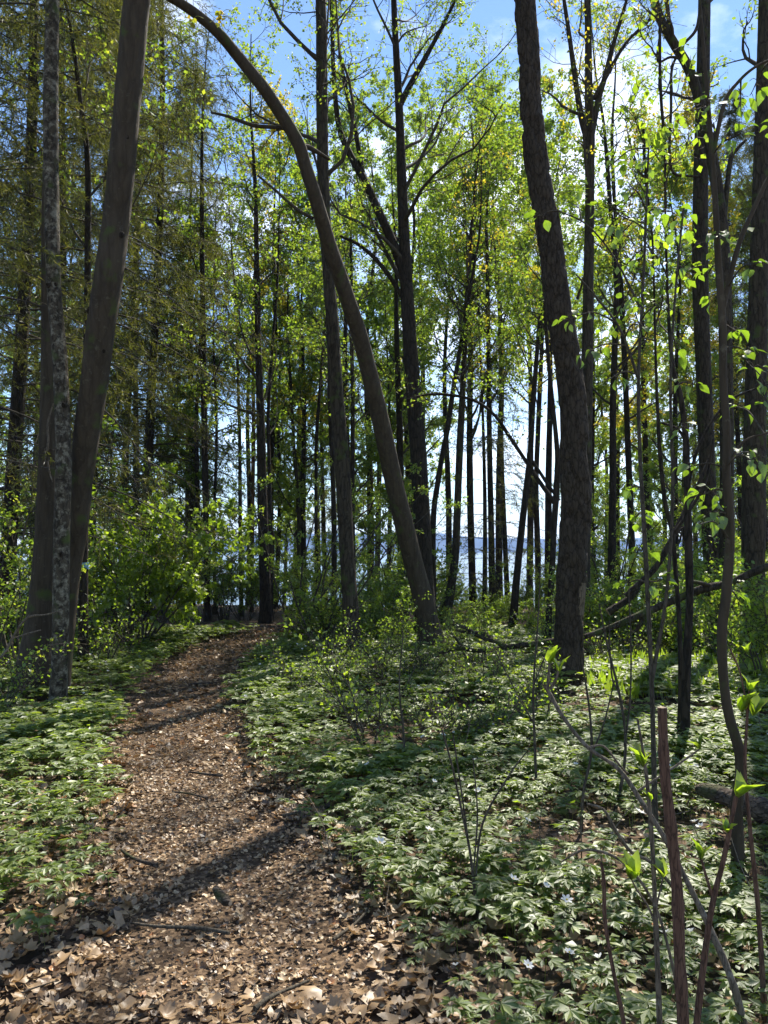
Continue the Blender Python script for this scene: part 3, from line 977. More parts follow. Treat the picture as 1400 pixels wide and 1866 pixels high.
# --- the near saplings at the right
tree('dark_sapling', 'slender dark stem standing in the anemones between plated trunk and near sapling',
     [(1248, 1362, 22), (1249, 1320, 18), (1252, 1200, 17), (1257, 1100, 15), (1255, 1000, 16), (1253, 900, 13), (1250, 800, 12), (1240, 720, 10), (1228, 680, 9), (1220, 600, 7), (1215, 480, 5), (1212, 350, 4)],
     6.3, 'bark_dark', ext=1.5, S=14, rings=110, seed=90,
     limbs=[[(1253, 905, 6), (1262, 850, 6), (1285, 790, 5), (1330, 730, 4), (1400, 700, 3)], [(1250, 800, 6), (1232, 780, 5), (1205, 770, 4)]],
     cr=dict(z0=3.2, n=10, L=.9, sub=4, twigs=3, leaves=200, size=0.075, lm='leaf_fresh'))
tree('dark_sapling', 'thinner dark stem touching the foot of the slender dark one, bent left above',
     [(1237, 1362, 9), (1240, 1260, 9), (1239, 1150, 9), (1232, 1050, 9), (1225, 970, 9), (1213, 920, 9), (1205, 850, 8), (1200, 780, 7), (1195, 650, 5), (1190, 450, 4)],
     6.5, 'bark_dark', ext=1.0, S=10, rings=90, seed=91, limbs=[[(1226, 975, 6), (1250, 940, 6), (1285, 880, 5), (1300, 800, 4)]],
     cr=dict(z0=3.2, n=9, L=.9, sub=4, twigs=3, leaves=160, size=0.075, lm='leaf_fresh'))

# ------------------------------------------------------------------ spruces
NEED_V = np.array([(0, .075, 0), (1, 0, 0), (0, -.075, 0)])


def spruce(name, label, loc, H, zlow, zgreen, r, Lmax=3.4, r0=0.12, per=4, step=0.42, twigs=25, needles=12, group=None):
    loc = np.array(loc)
    root = thing(name, label, 'tree', loc, group)
    K = 30
    z = np.linspace(-0.1, H, K)
    P = np.stack([0.12 * np.sin(z * .3 + r.uniform(0, 6)), 0.12 * np.cos(z * .27 + r.uniform(0, 6)), z], -1)
    rows = np.concatenate([P, (r0 * (1 - z / H) ** 0.9 + 0.01)[:, None]], 1)
    V, Q, p = trunk_geo(rows, 90, 14, r)
    b = MB()
    b.add(V, Q)
    b.obj('trunk', M['bark_dark'], root)
    zs = np.arange(zlow, H - 0.4, step)
    zb = np.repeat(zs, per) + r.uniform(-.15, .15, len(zs) * per)
    n = len(zb)
    az = r.uniform(0, 2 * np.pi, n)
    L = np.clip(0.36 * (H - zb) ** 0.9, 0.3, Lmax) * r.uniform(0.7, 1.15, n)
    s = np.linspace(0, 1, 9)
    out = s[None] * L[:, None]
    lift = r.uniform(-0.05, 0.22, n)[:, None]
    dz = lift * out - 0.13 * (out ** 2) * r.uniform(.6, 1.2, n)[:, None] + 0.10 * L[:, None] * np.clip(s[None] - .65, 0, 1) ** 1.5
    bend = r.normal(size=n)[:, None] * 0.12 * s[None] ** 2 * L[:, None]
    x0 = np.interp(zb, z, P[:, 0])[:, None]
    y0 = np.interp(zb, z, P[:, 1])[:, None]
    B = np.stack([x0 + np.cos(az)[:, None] * out - np.sin(az)[:, None] * bend, y0 + np.sin(az)[:, None] * out + np.cos(az)[:, None] * bend, zb[:, None] + dz], -1)
    RB = np.clip(0.012 * L / 2.0, 0.006, .024)[:, None] * np.linspace(1, .25, 9)
    bb = MB()
    bb.add(*btubes(B, RB, 4))
    T, tt = spawn(B, twigs, 0.12, 1.0, 0.95, 0.62, 4, r, up=-0.28, wob=0.16, flat=0.75)
    zt = np.repeat(zb, twigs)
    bb.add(*btubes(T, np.full((len(T), 4), 0.0045) * np.array((1.1, 1, .8, .5)), 3))
    bb.obj('branches', M['twig'], root, kind='stuff')
    g = T[(zt > zgreen) | ((zt > zgreen * 0.45) & (r.random(len(T)) < 0.45))]
    T2, _ = spawn(g, 3, 0.15, 1, .7, 0.26, 3, r, up=-0.2, wob=.15, flat=.3)
    f = MB()
    for TT, k in ((g, needles), (T2, needles * 0.36)):
        nn = int(len(TT) * k * 2)
        i = r.integers(0, len(TT), nn)
        m_ = TT.shape[1]
        u = r.random(nn) * (m_ - 1)
        kk = np.minimum(u.astype(int), m_ - 2)
        ff = (u - kk)[:, None]
        pos = TT[i, kk] * (1 - ff) + TT[i, kk + 1] * ff
        tan = norm(TT[i, kk + 1] - TT[i, kk])
        ax = norm(tan * 0.9 + rdir(nn, r) * 0.8)
        X, Y, Z = basis(ax, rdir(nn, r))
        f.add(*bake(NEED_V, [(0, 2, 1)], pos, X, Y, Z, r.uniform(.045, .10, nn)))
    f.obj('foliage', M['needle'], root, kind='stuff')
    return root


def on_ground(px, Y):
    x = (px - 700) / F * Y
    return (x, Y, float(gz(x, Y)))


r = np.random.default_rng(5)
spA = spruce('spruce_tree', 'tall dark spruce with drooping twiggy boughs behind the clump at the left edge', on_ground(25, 12.2), 19, 1.6, 4.0, r, group='spruces')
spB = spruce('spruce_tree', 'spruce whose hanging boughs fill the space above the bright bush', on_ground(275, 18.8), 22, 2.6, 5.0, r, Lmax=3.0, group='spruces')
for px, Y, rz, sc, src, lab in [
    (-130, 9.5, 2.0, 0.95, spB, 'spruce at the left border with only its bough tips in the picture'),
    (175, 21, 1.1, 1.0, spA, 'spruce seen between the lichened trunk and the leaning one, farther back'),
    (345, 25, 4.0, 0.95, spA, 'dark spruce behind the hanging boughs, right of the bright bush'),
    (1400, 29, 0.6, 1.0, spA, 'dark spruce behind the furrowed trunk at the right edge'),
    (1345, 26, 3.3, 0.8, spB, 'spruce in the background between the twined trunks and the right edge'),
    (95, 17.5, 5.0, 0.95, spB, 'spruce right behind the clump of left trunks, filling the gaps between them'),
    (232, 24, 0.3, 1.0, spB, 'tall spruce behind the boughs that hang over the bright bush'),
    (590, 34, 2.2, 0.85, spB, 'far spruce behind the upright centre trunk'),
]:
    copy_tree(src, on_ground(px, Y), rz, sc, lab)
spruce('young_spruce', 'thin young spruce with open branches standing before the lake', on_ground(874, 19.5), 8.5, 1.2, 1.0, r, Lmax=1.7, r0=0.055, per=3, step=.42, twigs=12, needles=9)

# ------------------------------------------------------------------ background trees (copies)
def bg_tree(name, label, H, z0, lm, leaves, seed, L=2.3, n=26, group='background broadleaf trees'):
    r = np.random.default_rng(seed)
    root = thing(name, label, 'tree', (0, 0, 0), group)
    z = np.array([-.15, .6, H * .25, H * .5, H * .75, H])
    rows = np.stack([r.normal(size=6) * 0.012 * z, r.normal(size=6) * 0.012 * z, z, 0.0075 * H * np.array((1.35, 1, .85, .6, .33, .06))], -1)
    V, Q, p = trunk_geo(rows, 60, 9, r)
    b = MB()
    b.add(V, Q)
    b.obj('trunk', M['bark_dark'], root)
    crown(root, p[:, :3], p[:, 3], z0, H, r, (0, 0, 0), n=n, L=L, sub=7, twigs=5, leaves=leaves, size=0.085, lm=lm, up=.14)
    return root


protos = [
    bg_tree('background_tree', 'b', 17, 2.2, 'leaf', 24000, 201),
    bg_tree('background_tree', 'b', 15, 1.8, 'leaf_young', 20000, 202),
    bg_tree('background_tree', 'b', 18, 3.5, 'leaf_young', 20000, 203),
    bg_tree('background_tree', 'b', 13, 1.4, 'leaf', 22000, 204, L=2.0),
    bg_tree('background_tree', 'b', 16, 4.5, 'leaf_yellow', 15000, 205),
    bg_tree('background_tree', 'b', 16, 8.0, 'leaf_young', 15000, 206, L=2.3, n=26),
]
def zone(px):
    for lim, t in ((70, 'at the left edge'), (230, 'behind the clump of left trunks'), (420, 'behind the bright bush'), (620, 'beyond the bend of the path'), (760, 'behind the leaning trunk'),
                   (1030, 'before the lake'), (1180, 'just right of the plated trunk'), (1300, 'behind the leafy saplings')):
        if px < lim:
            return t
    return 'at the right edge'


BGKIND = ['tall deep green', 'pale green', 'tall pale green', 'low crowned deep green', 'yellowish', 'high crowned']
r = np.random.default_rng(77)
spots = []
for px, Y, k, s in [
    # left
    (335, 33, 1, 1), (250, 27, 0, 1), (205, 36, 3, 1), (120, 28, 1, 1), (60, 33, 0, 1), (-40, 25, 3, 1), (-110, 34, 0, 1.1), (300, 45, 0, 1.1), (150, 47, 3, 1.2), (20, 48, 0, 1.2), (-150, 52, 1, 1.2),
    (505, 28, 3, .95), (545, 35, 0, 1.2), (585, 44, 2, 1), (525, 52, 0, 1.0), (560, 25, 1, .9), (350, 22, 3, .85),
    # centre
    (630, 28, 0, 1.05), (672, 34, 2, 1.25), (705, 26, 3, .85), (690, 45, 0, 1.4), (752, 30, 2, 1.1), (775, 38, 2, 1.3), (650, 54, 3, 1.1), (740, 52, 4, 1), (905, 31, 5, 1.25), (965, 40, 5, 1.5), (818, 33, 5, 1.2), (1003, 32, 5, 1.3), (500, 25, 4, 1), (450, 32, 5, 1),
    # right
    (1080, 27, 1, .95), (1130, 33, 0, .9), (1175, 26, 4, 1), (1205, 36, 1, 1), (1245, 30, 0, 1), (1290, 24, 4, 1), (1330, 34, 0, 1), (1385, 28, 1, 1), (1450, 33, 0, 1.1), (1500, 24, 3, 1.1), (1100, 46, 0, 1.1), (1190, 50, 3, 1.2), (1270, 46, 0, 1.2), (1360, 50, 1, 1.2), (1460, 48, 0, 1.2), (1235, 20, 1, .8), (1060, 38, 2, .95),
]:
    spots.append((px, Y, k, s))
first = set()
for px, Y, k, s in spots:
    loc = on_ground(px + r.uniform(-6, 6), Y)
    rz = r.uniform(0, 6.28)
    if k not in first:
        first.add(k)
        o = protos[k]
        o.location, o.rotation_euler, o.scale = loc, (0, 0, rz), (s,) * 3
    else:
        o = copy_tree(protos[k], loc, rz, s)
    o['label'] = BGKIND[k] + (' near' if Y < 31 else ' far') + ' background tree ' + zone(px)
    o['group'] = o['label'] + ' group'

# ------------------------------------------------------------------ bushes
def bush(name, label, loc, H, W, stems, leaves, size, lm, seed, group=None, lean=0.35, twigs=5):
    r = np.random.default_rng(seed)
    root = thing(name, label, 'bush', loc, group)
    a = r.uniform(0, 6.28, stems)
    d = norm(np.stack([np.cos(a) * lean, np.sin(a) * lean, np.ones(stems)], -1) + r.normal(size=(stems, 3)) * .12)
    pos = np.stack([np.cos(a) * .08 * W, np.sin(a) * .08 * W, np.full(stems, -.04)], -1)
    P = [pos]
    hh = H * r.uniform(.6, 1.05, stems)[:, None]
    for k in range(7):
        d = norm(d + r.normal(size=(stems, 3)) * .1 + np.stack([np.cos(a), np.sin(a), a * 0], -1) * 0.03)
        pos = pos + d * hh / 7
        P.append(pos)
    P = np.stack(P, 1)
    b = MB()
    b.add(*btubes(P, (0.006 * H * r.uniform(.6, 1.2, stems))[:, None] * np.linspace(1, .25, 8), 5))
    B, _ = spawn(P, 7, .2, 1, .85, W * .42, 5, r, up=.05, wob=.2)
    b.add(*btubes(B, np.full((len(B), 5), .005) * np.linspace(1, .4, 5), 3))
    T, _ = spawn(B, twigs, .15, 1, .8, W * .18, 3, r, up=.02)
    b.add(*btubes(T, np.full((len(T), 3), .0028), 3))
    b.obj('stems', M['twig'], root, kind='stuff')
    f = MB()
    f.add(*leaves_on(T, leaves, size, .3, r, spread=.03))
    f.obj('foliage', M[lm], root, kind='stuff')
    return root


bush('bright_bush', 'bright fresh green bush left of the path, lit by the sun', on_ground(252, 13.6), 3.1, 1.9, 16, 12500, 0.085, 'leaf_fresh', 301, lean=.33)
bush('bright_bush', 'lower green bush tucked between the blue marked trunk and the bright bush', on_ground(185, 14.5), 2.3, 1.5, 12, 5000, 0.07, 'leaf_fresh', 302)
ub = [bush('understory_bush', 'u', (0, 0, 0), 2.2, 1.4, 10, 3300, .058, 'leaf_young', 311, twigs=4),
      bush('understory_bush', 'u', (0, 0, 0), 1.7, 1.3, 11, 3600, .055, 'leaf', 312, twigs=4),
      bush('understory_bush', 'u', (0, 0, 0), 3.0, 1.5, 8, 3000, .058, 'leaf_young', 313, lean=.2, twigs=4),
      bush('understory_bush', 'u', (0, 0, 0), 1.0, 1.0, 14, 3000, .05, 'leaf', 314, lean=.5, twigs=4),
      bush('understory_bush', 'u', (0, 0, 0), 3.8, 1.3, 5, 1800, .055, 'leaf_young', 315, lean=.14, twigs=3)]
r = np.random.default_rng(99)
bspots = []
for px in range(-60, 1500, 40):                      # the belt where the ground begins to fall away
    bspots.append((px + r.uniform(-15, 15), r.uniform(19, 24), r.choice([0, 1, 2, 3])))
for px in range(-60, 1500, 52):
    bspots.append((px + r.uniform(-20, 20), r.uniform(26, 38), r.choice([0, 1, 2, 4])))
for px in range(480, 1480, 62):
    bspots.append((px + r.uniform(-20, 20), r.uniform(14.5, 18), r.choice([0, 3, 4, 3])))
for px in range(1060, 1440, 60):
    bspots.append((px + r.uniform(-15, 15), r.uniform(11.5, 14), r.choice([3, 3, 1])))
for px, Y, k in [(580, 13.5, 4), (545, 14.5, 4), (690, 13.2, 3), (700, 14.5, 1), (598, 13.8, 3), (860, 13.8, 3), (500, 15, 4), (20, 11, 1), (-20, 10, 2), (48, 10.5, 4), (205, 16, 2), (330, 17.5, 0), (1395, 9.5, 1)]:
    bspots.append((px, Y, k))
first = set()
for px, Y, k in bspots:
    if 790 < px < 1005 and k in (2, 4, 0) and Y > 18:
        if r.random() < .6:
            continue
        k = 3
    if 790 < px < 1005 and 13 < Y <= 18 and k != 3:
        k = 3
    x, y, z = on_ground(px, Y)
    if path_d(x, y) < 0.35 and y < 20:
        continue
    s, rz = r.uniform(.75, 1.15) * (.7 if 790 < px < 1005 else 1), r.uniform(0, 6.28)
    if k not in first:
        first.add(k)
        o = ub[k]
        o.location, o.rotation_euler, o.scale = (x, y, z), (0, 0, rz), (s,) * 3
    else:
        o = copy_tree(ub[k], (x, y, z), rz, s)
    o['label'] = ['bushy pale green', 'rounded green', 'tall pale green', 'low green', 'tall sparse'][k] + (' understory bush ' if Y < 25 else ' far understory bush ') + zone(px)
    o['group'] = o['label'] + ' group'

# wispy scrub standing in the carpet
wb = [bush('wispy_shrub', 'w', (0, 0, 0), 1.0, .8, 6, 260, .04, 'leaf_young', 321, lean=.45, twigs=3),
      bush('wispy_shrub', 'w', (0, 0, 0), 1.4, .9, 5, 320, .042, 'leaf_fresh', 322, lean=.3, twigs=3),
      bush('wispy_shrub', 'w', (0, 0, 0), .6, .8, 8, 300, .04, 'leaf_young', 323, lean=.7, twigs=3)]
first = set()
r = np.random.default_rng(123)
wspots = [(px + r.uniform(-12, 12), r.uniform(8.2, 12.2)) for px in range(560, 1040, 34)] + [(px + r.uniform(-12, 12), r.uniform(10.4, 13)) for px in range(1040, 1420, 42)] + [(px + r.uniform(-20, 20), r.uniform(5.6, 8)) for px in range(700, 1060, 90)] + [(30, 8.2), (-5, 7.4), (190, 11), (225, 11.5), (10, 9.5)]
for q, (px, Y) in enumerate(wspots):
    k = q % 3
    x, y, z = on_ground(px, Y)
    if path_d(x, y) < .3:
        continue
    sc_ = r.uniform(.6, 1.1)
    if k not in first:
        first.add(k)
        o = wb[k]
        o.location, o.rotation_euler, o.scale = (x, y, z), (0, 0, r.uniform(0, 6)), (sc_,) * 3
    else:
        o = copy_tree(wb[k], (x, y, z), r.uniform(0, 6), sc_)
    side = 'left of the path' if x < path_x(y) else 'right of the plated trunk' if px > 1030 else 'in the carpet near the bare saplings' if Y < 8.1 else 'below the leaning trunk' if px < 800 else 'beside the forked fallen bough'
    o['label'] = 'wispy low shrub with sparse small leaves ' + side
    o['group'] = 'wispy shrubs ' + side

# ------------------------------------------------------------------ dead wood
def limb_thing(name, label, cat, trace, Y, m, S=10, n=40, forks=(), knob=0.15, closed=False, seed=0, part='stem', capm='cut_wood'):
    rows = rows_of(trace, Y, ground=False)
    p = spline(rows, n)
    R = np.maximum(p[:, 3], .002) * (1 + knob * (fbm(np.arange(n) * .6, np.full(n, seed * 7.7), o=2) * 2 - .9))
    loc = p[0, :3].copy()
    b = MB()
    b.add(*tube(p[:, :3], R, S))
    if closed:
        b.add(*cap(p[:, :3], R, S, True), m=1)
        b.add(*cap(p[:, :3], R, S, False), m=1)
    if not forks:
        o = b.obj(name, [M[m], M[capm]], origin=loc, loc=loc)
        return tag(o, label, cat)
    root = thing(name, label, cat, loc)
    b.obj(part, [M[m], M[capm]], root, origin=loc)
    for f in forks:
        q = spline(rows_of(f, Y, ground=False), 16)
        b = MB()
        b.add(*tube(q[:, :3], np.maximum(q[:, 3], .002), max(5, S - 4)))
        b.obj('side_branch', M[m], root, origin=loc)
    return root


limb_thing('fallen_branch', 'long fallen dark bough sloping down from the right edge to the plated trunk', 'branch',
           [(1425, 1025, 16, 8.6), (1380, 1040, 15, 8.6), (1330, 1062, 14, 8.7), (1285, 1072, 16, 8.7), (1250, 1085, 14, 8.8), (1200, 1106, 14, 8.9), (1150, 1128, 14, 8.9), (1110, 1145, 12, 9), (1066, 1160, 10, 9.0)], 9.9, 'bark_mossy', n=60, seed=1,
           forks=[[(1300, 1069, 9, 8.7), (1275, 1062, 7, 8.6), (1255, 1058, 5, 8.5)], [(1180, 1114, 10, 8.9), (1170, 1130, 9, 8.9), (1160, 1150, 6, 8.9)]])
limb_thing('fallen_branch', 'forked fallen dark bough lying from the plated trunk left towards the leaning trunk', 'branch',
           [(1015, 1168, 13, 9.7), (985, 1172, 12, 9.8), (950, 1176, 10, 9.9), (910, 1182, 9, 10), (870, 1186, 8, 10.1), (835, 1182, 7, 10.2), (800, 1190, 5, 10.3)], 9.9, 'bark_mossy', n=60, seed=2,
           forks=[[(925, 1180, 10, 9.9), (900, 1168, 9, 10), (875, 1160, 8, 10.1), (850, 1145, 7, 10.2), (825, 1138, 5, 10.3)], [(905, 1170, 8, 10), (880, 1155, 7, 10.1), (850, 1152, 6, 10.2), (830, 1148, 4, 10.3)],
                  [(845, 1184, 5, 10.2), (828, 1160, 4, 10.2), (815, 1150, 3, 10.2)]])
limb_thing('broken_limb', 'short broken dark limb propped up behind the long fallen bough', 'branch',
           [(1108, 1116, 14, 10.8), (1130, 1102, 13, 10.8), (1150, 1088, 11, 10.8), (1165, 1070, 8, 10.8)], 10.8, 'bark_dark', n=24, seed=3, closed=True)
limb_thing('broken_limb', 'dead branch slanting up to the right behind the slender dark stems', 'branch',
           [(1140, 1085, 10, 8.2), (1190, 1040, 11, 8.2), (1218, 995, 11, 8.2), (1245, 940, 10, 8.2), (1270, 890, 8, 8.2), (1300, 820, 6, 8.2)], 8.2, 'bark_dark', n=40, seed=4,
           forks=[[(1218, 995, 6, 8.2), (1235, 970, 5, 8.2), (1262, 950, 3, 8.2)]])
limb_thing('rotting_log', 'weathered broken log lying in the anemones at the right edge', 'log',
           [(1268, 1434, 8, 4.7), (1276, 1438, 22, 4.68), (1310, 1447, 31, 4.6), (1350, 1462, 40, 4.5), (1400, 1480, 47, 4.4), (1480, 1506, 54, 4.2)], 4.95, 'dead_wood', S=18, n=60, seed=5, knob=.3, closed=True)
limb_thing('bark_chunk', 'short brown stick end lying on the trampled path', 'stick', [(392, 1618, 12, 3.63), (400, 1630, 17, 3.6), (412, 1642, 18, 3.56), (420, 1646, 9, 3.54)], 3.6, 'dead_wood', S=10, n=14, seed=6, closed=True)

# hollow at the foot of the stout left trunk: a torn dark opening edge
# ------------------------------------------------------------------ shoots in the foreground
def bud(root, pos, d, s, r, loc, spread=.45, n=5):
    """opening leaf bud: a whorl of small folded leaves"""
    d = norm(np.asarray(d, float))
    k = rdir(n, r)
    k = norm(k - (k * d).sum(1, keepdims=True) * d)
    ax = norm(d[None] + k * spread)
    X, Y, Z = basis(ax, -k + d * .2)
    f = MB()
    f.add(*bake(OVATE_V * np.array((1, .75, 1.6)), OVATE_F, np.repeat(pos[None], n, 0), X, Y, Z, s * r.uniform(.6, 1.1, n)))
    f.obj('bud', M['leaf_fresh'], root, origin=loc)


def shoot(label, trace, Y, m, forks=(), buds=(), S=10, n=44, seed=0, cut=False, name='bare_shoot'):
    """young stem that stands in the ground, traced from below the frame upwards"""
    r = np.random.default_rng(500 + seed)
    rows = rows_of(trace, Y, flare=1.05)
    p = spline(rows, n)
    loc = np.array((rows[0, 0], rows[0, 1], float(gz(rows[0, 0], rows[0, 1]))))
    root = thing(name, label, 'shoot', loc)
    R = np.maximum(p[:, 3], .0012) * (1 + .16 * (vnoise(np.arange(n) * .9, np.full(n, seed * 3.3)) - .5))
    b = MB()
    b.add(*tube(p[:, :3], R, S))
    if cut:
        for kk in range(4, n - 3, 7):
            R[kk] *= 1.14
        b = MB()
        b.add(*tube(p[:, :3], R, S))
        b.add(*cap(p[:, :3], R, S, True), m=1)
    b.obj('stem', [M[m], M['cut_wood']], root, origin=loc)
    for f in forks:
        q = spline(rows_of(f, Y, ground=False), 18)
        b = MB()
        b.add(*tube(q[:, :3], np.maximum(q[:, 3], .001), 6))
        b.obj('side_branch', M[m], root, origin=loc)
    for q in buds:
        yy = q[3] if len(q) > 3 else Y
        bud(root, at(q[0], q[1], yy), (r.normal() * .25, r.normal() * .2, 1), q[2] * yy / F, r, loc)
    return root


shoot('thick reddish brown shoot with a cleanly cut top, standing nearest the camera at right',
      [(1254, 2080, 22), (1246, 1880, 21), (1239, 1750, 20), (1234, 1620, 20), (1222, 1500, 19), (1211, 1400, 18), (1207, 1289, 16)], 2.2, 'shoot_red', cut=True, S=16, seed=1, name='cut_shoot')
shoot('thin rust red shoot with a broken tip, low left of the cut shoot',
      [(1160, 2030, 9), (1138, 1870, 8), (1118, 1770, 7), (1103, 1680, 7), (1101, 1610, 7), (1096, 1572, 5)], 2.35, 'shoot_red', seed=2)
shoot('slim grey brown shoot rising close to the left of the cut shoot',
      [(1206, 2010, 11), (1202, 1860, 10), (1196, 1700, 9), (1190, 1560, 8), (1182, 1450, 7), (1172, 1370, 5), (1162, 1310, 4)], 2.4, 'shoot_grey', seed=3,
      forks=[[(1198, 1690, 5), (1180, 1650, 4), (1160, 1620, 3), (1150, 1600, 3)], [(1194, 1660, 4), (1204, 1620, 3), (1209, 1595, 3)]], buds=[(1150, 1604, 62), (1209, 1600, 44), (1172, 1398, 50), (1185, 1462, 24)])
shoot('long pale shoot arching left from the bottom right corner, tipped with opening buds',
      [(1385, 2010, 15, 2.5), (1356, 1870, 14, 2.5), (1335, 1790, 13, 2.5), (1300, 1705, 12, 2.55), (1258, 1618, 10, 2.6), (1214, 1532, 9, 2.65), (1170, 1462, 9, 2.7), (1128, 1402, 8, 2.75), (1072, 1362, 7, 2.8), (1030, 1312, 7, 2.85), (1004, 1268, 8, 2.9), (992, 1248, 7, 2.9)], 2.5, 'shoot_grey', n=70, seed=4,
      forks=[[(998, 1258, 6, 2.9), (1000, 1230, 5, 2.9), (1002, 1205, 5, 2.9)], [(1002, 1256, 6, 2.9), (1012, 1240, 5, 2.9), (1018, 1222, 4, 2.9)], [(1072, 1362, 5, 2.8), (1100, 1360, 4, 2.8), (1130, 1395, 4, 2.8), (1145, 1410, 3, 2.8)],
             [(1165, 1440, 5, 2.7), (1195, 1420, 4, 2.7), (1240, 1390, 4, 2.7), (1275, 1365, 3, 2.7)]],
      buds=[(1002, 1212, 46, 2.9), (1019, 1226, 40, 2.9), (1278, 1366, 36, 2.7)])
shoot('forked brown shoot with opening buds, right of the cut shoot',
      [(1258, 2040, 13), (1270, 1866, 12), (1286, 1730, 11), (1300, 1640, 10), (1318, 1570, 9), (1332, 1500, 8), (1342, 1450, 7)], 2.25, 'shoot_red', seed=5,
      forks=[[(1300, 1640, 6), (1288, 1600, 5), (1278, 1565, 4)]], buds=[(1343, 1456, 62), (1277, 1568, 40), (1326, 1518, 34)])
shoot('upper budded shoot with fresh leaves beside the near sapling at the right edge',
      [(1400, 2000, 11), (1385, 1700, 9), (1366, 1500, 7), (1358, 1400, 6), (1361, 1320, 5), (1366, 1258, 4)], 2.7, 'shoot_red', seed=6, buds=[(1352, 1300, 52), (1372, 1305, 48), (1366, 1262, 36), (1362, 1190, 26)],
      forks=[[(1362, 1300, 4), (1350, 1230, 3), (1330, 1180, 3)]])
shoot('thin shoot bowed over like a hoop above the anemones',
      [(1240, 1830, 6, 2.6), (1208, 1690, 5, 2.6), (1180, 1625, 5, 2.6), (1140, 1575, 5, 2.6), (1100, 1553, 5, 2.6), (1060, 1550, 4, 2.6), (1024, 1570, 3, 2.6)], 2.6, 'shoot_grey', seed=7)
shoot('pale crooked shoot lying slanted low between the hoop shaped one and the cut shoot',
      [(1240, 1640, 6, 3.4), (1190, 1575, 6, 3.3), (1150, 1552, 6, 3.25), (1120, 1510, 6, 3.2), (1100, 1475, 5, 3.2), (1070, 1465, 4, 3.2)], 3.3, 'shoot_grey', seed=8)

for k, (tr, Y, fk, lab) in enumerate([
    ([(868, 1652, 6), (858, 1560, 5), (842, 1480, 4), (825, 1400, 4), (806, 1330, 3)], 3.55, [[(866, 1630, 4), (848, 1490, 3), (826, 1340, 3)], [(866, 1610, 4), (880, 1500, 4), (930, 1410, 3), (960, 1370, 2)], [(864, 1580, 3), (870, 1480, 3), (862, 1380, 2)]], 'bare twiggy sapling with four stems standing in the anemones at mid right'),
    ([(1060, 1505, 6), (1064, 1440, 5), (1078, 1370, 5), (1074, 1290, 4), (1060, 1200, 3)], 4.6, [[(1076, 1380, 3), (1100, 1320, 3), (1120, 1240, 2)]], 'thin bare sapling in front of the foot of the plated trunk'),
    ([(1122, 1475, 7), (1136, 1410, 6), (1140, 1340, 5), (1128, 1260, 5), (1108, 1180, 4), (1092, 1100, 3)], 4.9, [[(1138, 1360, 4), (1148, 1280, 3), (1150, 1180, 3), (1145, 1050, 2)], [(1128, 1262, 3), (1115, 1230, 3), (1110, 1130, 2)]], 'forked bare sapling between the plated trunk and the slender dark stems'),
    ([(978, 1440, 5), (975, 1360, 5), (972, 1260, 4), (980, 1140, 3), (985, 1040, 2)], 5.2, [[(974, 1320, 3), (940, 1260, 2), (900, 1180, 2)], [(972, 1250, 3), (1000, 1180, 2)]], 'bare thin sapling left of the plated trunk'),
    ([(738, 1400, 4), (735, 1330, 4), (728, 1250, 3), (735, 1150, 2)], 5.8, [[(734, 1320, 2), (700, 1260, 2)], [(730, 1270, 2), (760, 1210, 2)]], 'short thin sapling in the carpet below the leaning trunk'),
    ([(1195, 1560, 10), (1192, 1400, 9), (1186, 1200, 8), (1176, 1000, 7), (1166, 820, 6), (1162, 680, 5), (1172, 480, 4), (1182, 270, 3)], 4.2, [], ''),
    ([(1160, 1230, 3), (1150, 1150, 3)], 9, [], ''),
]):
    if lab:
        shoot(lab, tr, Y, 'twig', forks=fk, seed=20 + k, S=7, name='bare_sapling')

# twiggy bleached branchlet in front of the left clump
limb_thing('dry_branchlet', 'bleached dry branchlet reaching in from the left edge before the stout trunk', 'branch',
           [(-30, 1230, 5, 6.6), (8, 1190, 5, 6.6), (30, 1150, 4, 6.6), (52, 1125, 4, 6.6), (85, 1120, 3, 6.6), (112, 1112, 2, 6.6)], 6.6, 'shoot_grey', S=7, n=24, seed=9,
           forks=[[(20, 1165, 3, 6.6), (50, 1155, 3, 6.6), (75, 1148, 2, 6.6)], [(45, 1132, 3, 6.6), (55, 1118, 2, 6.6)]])

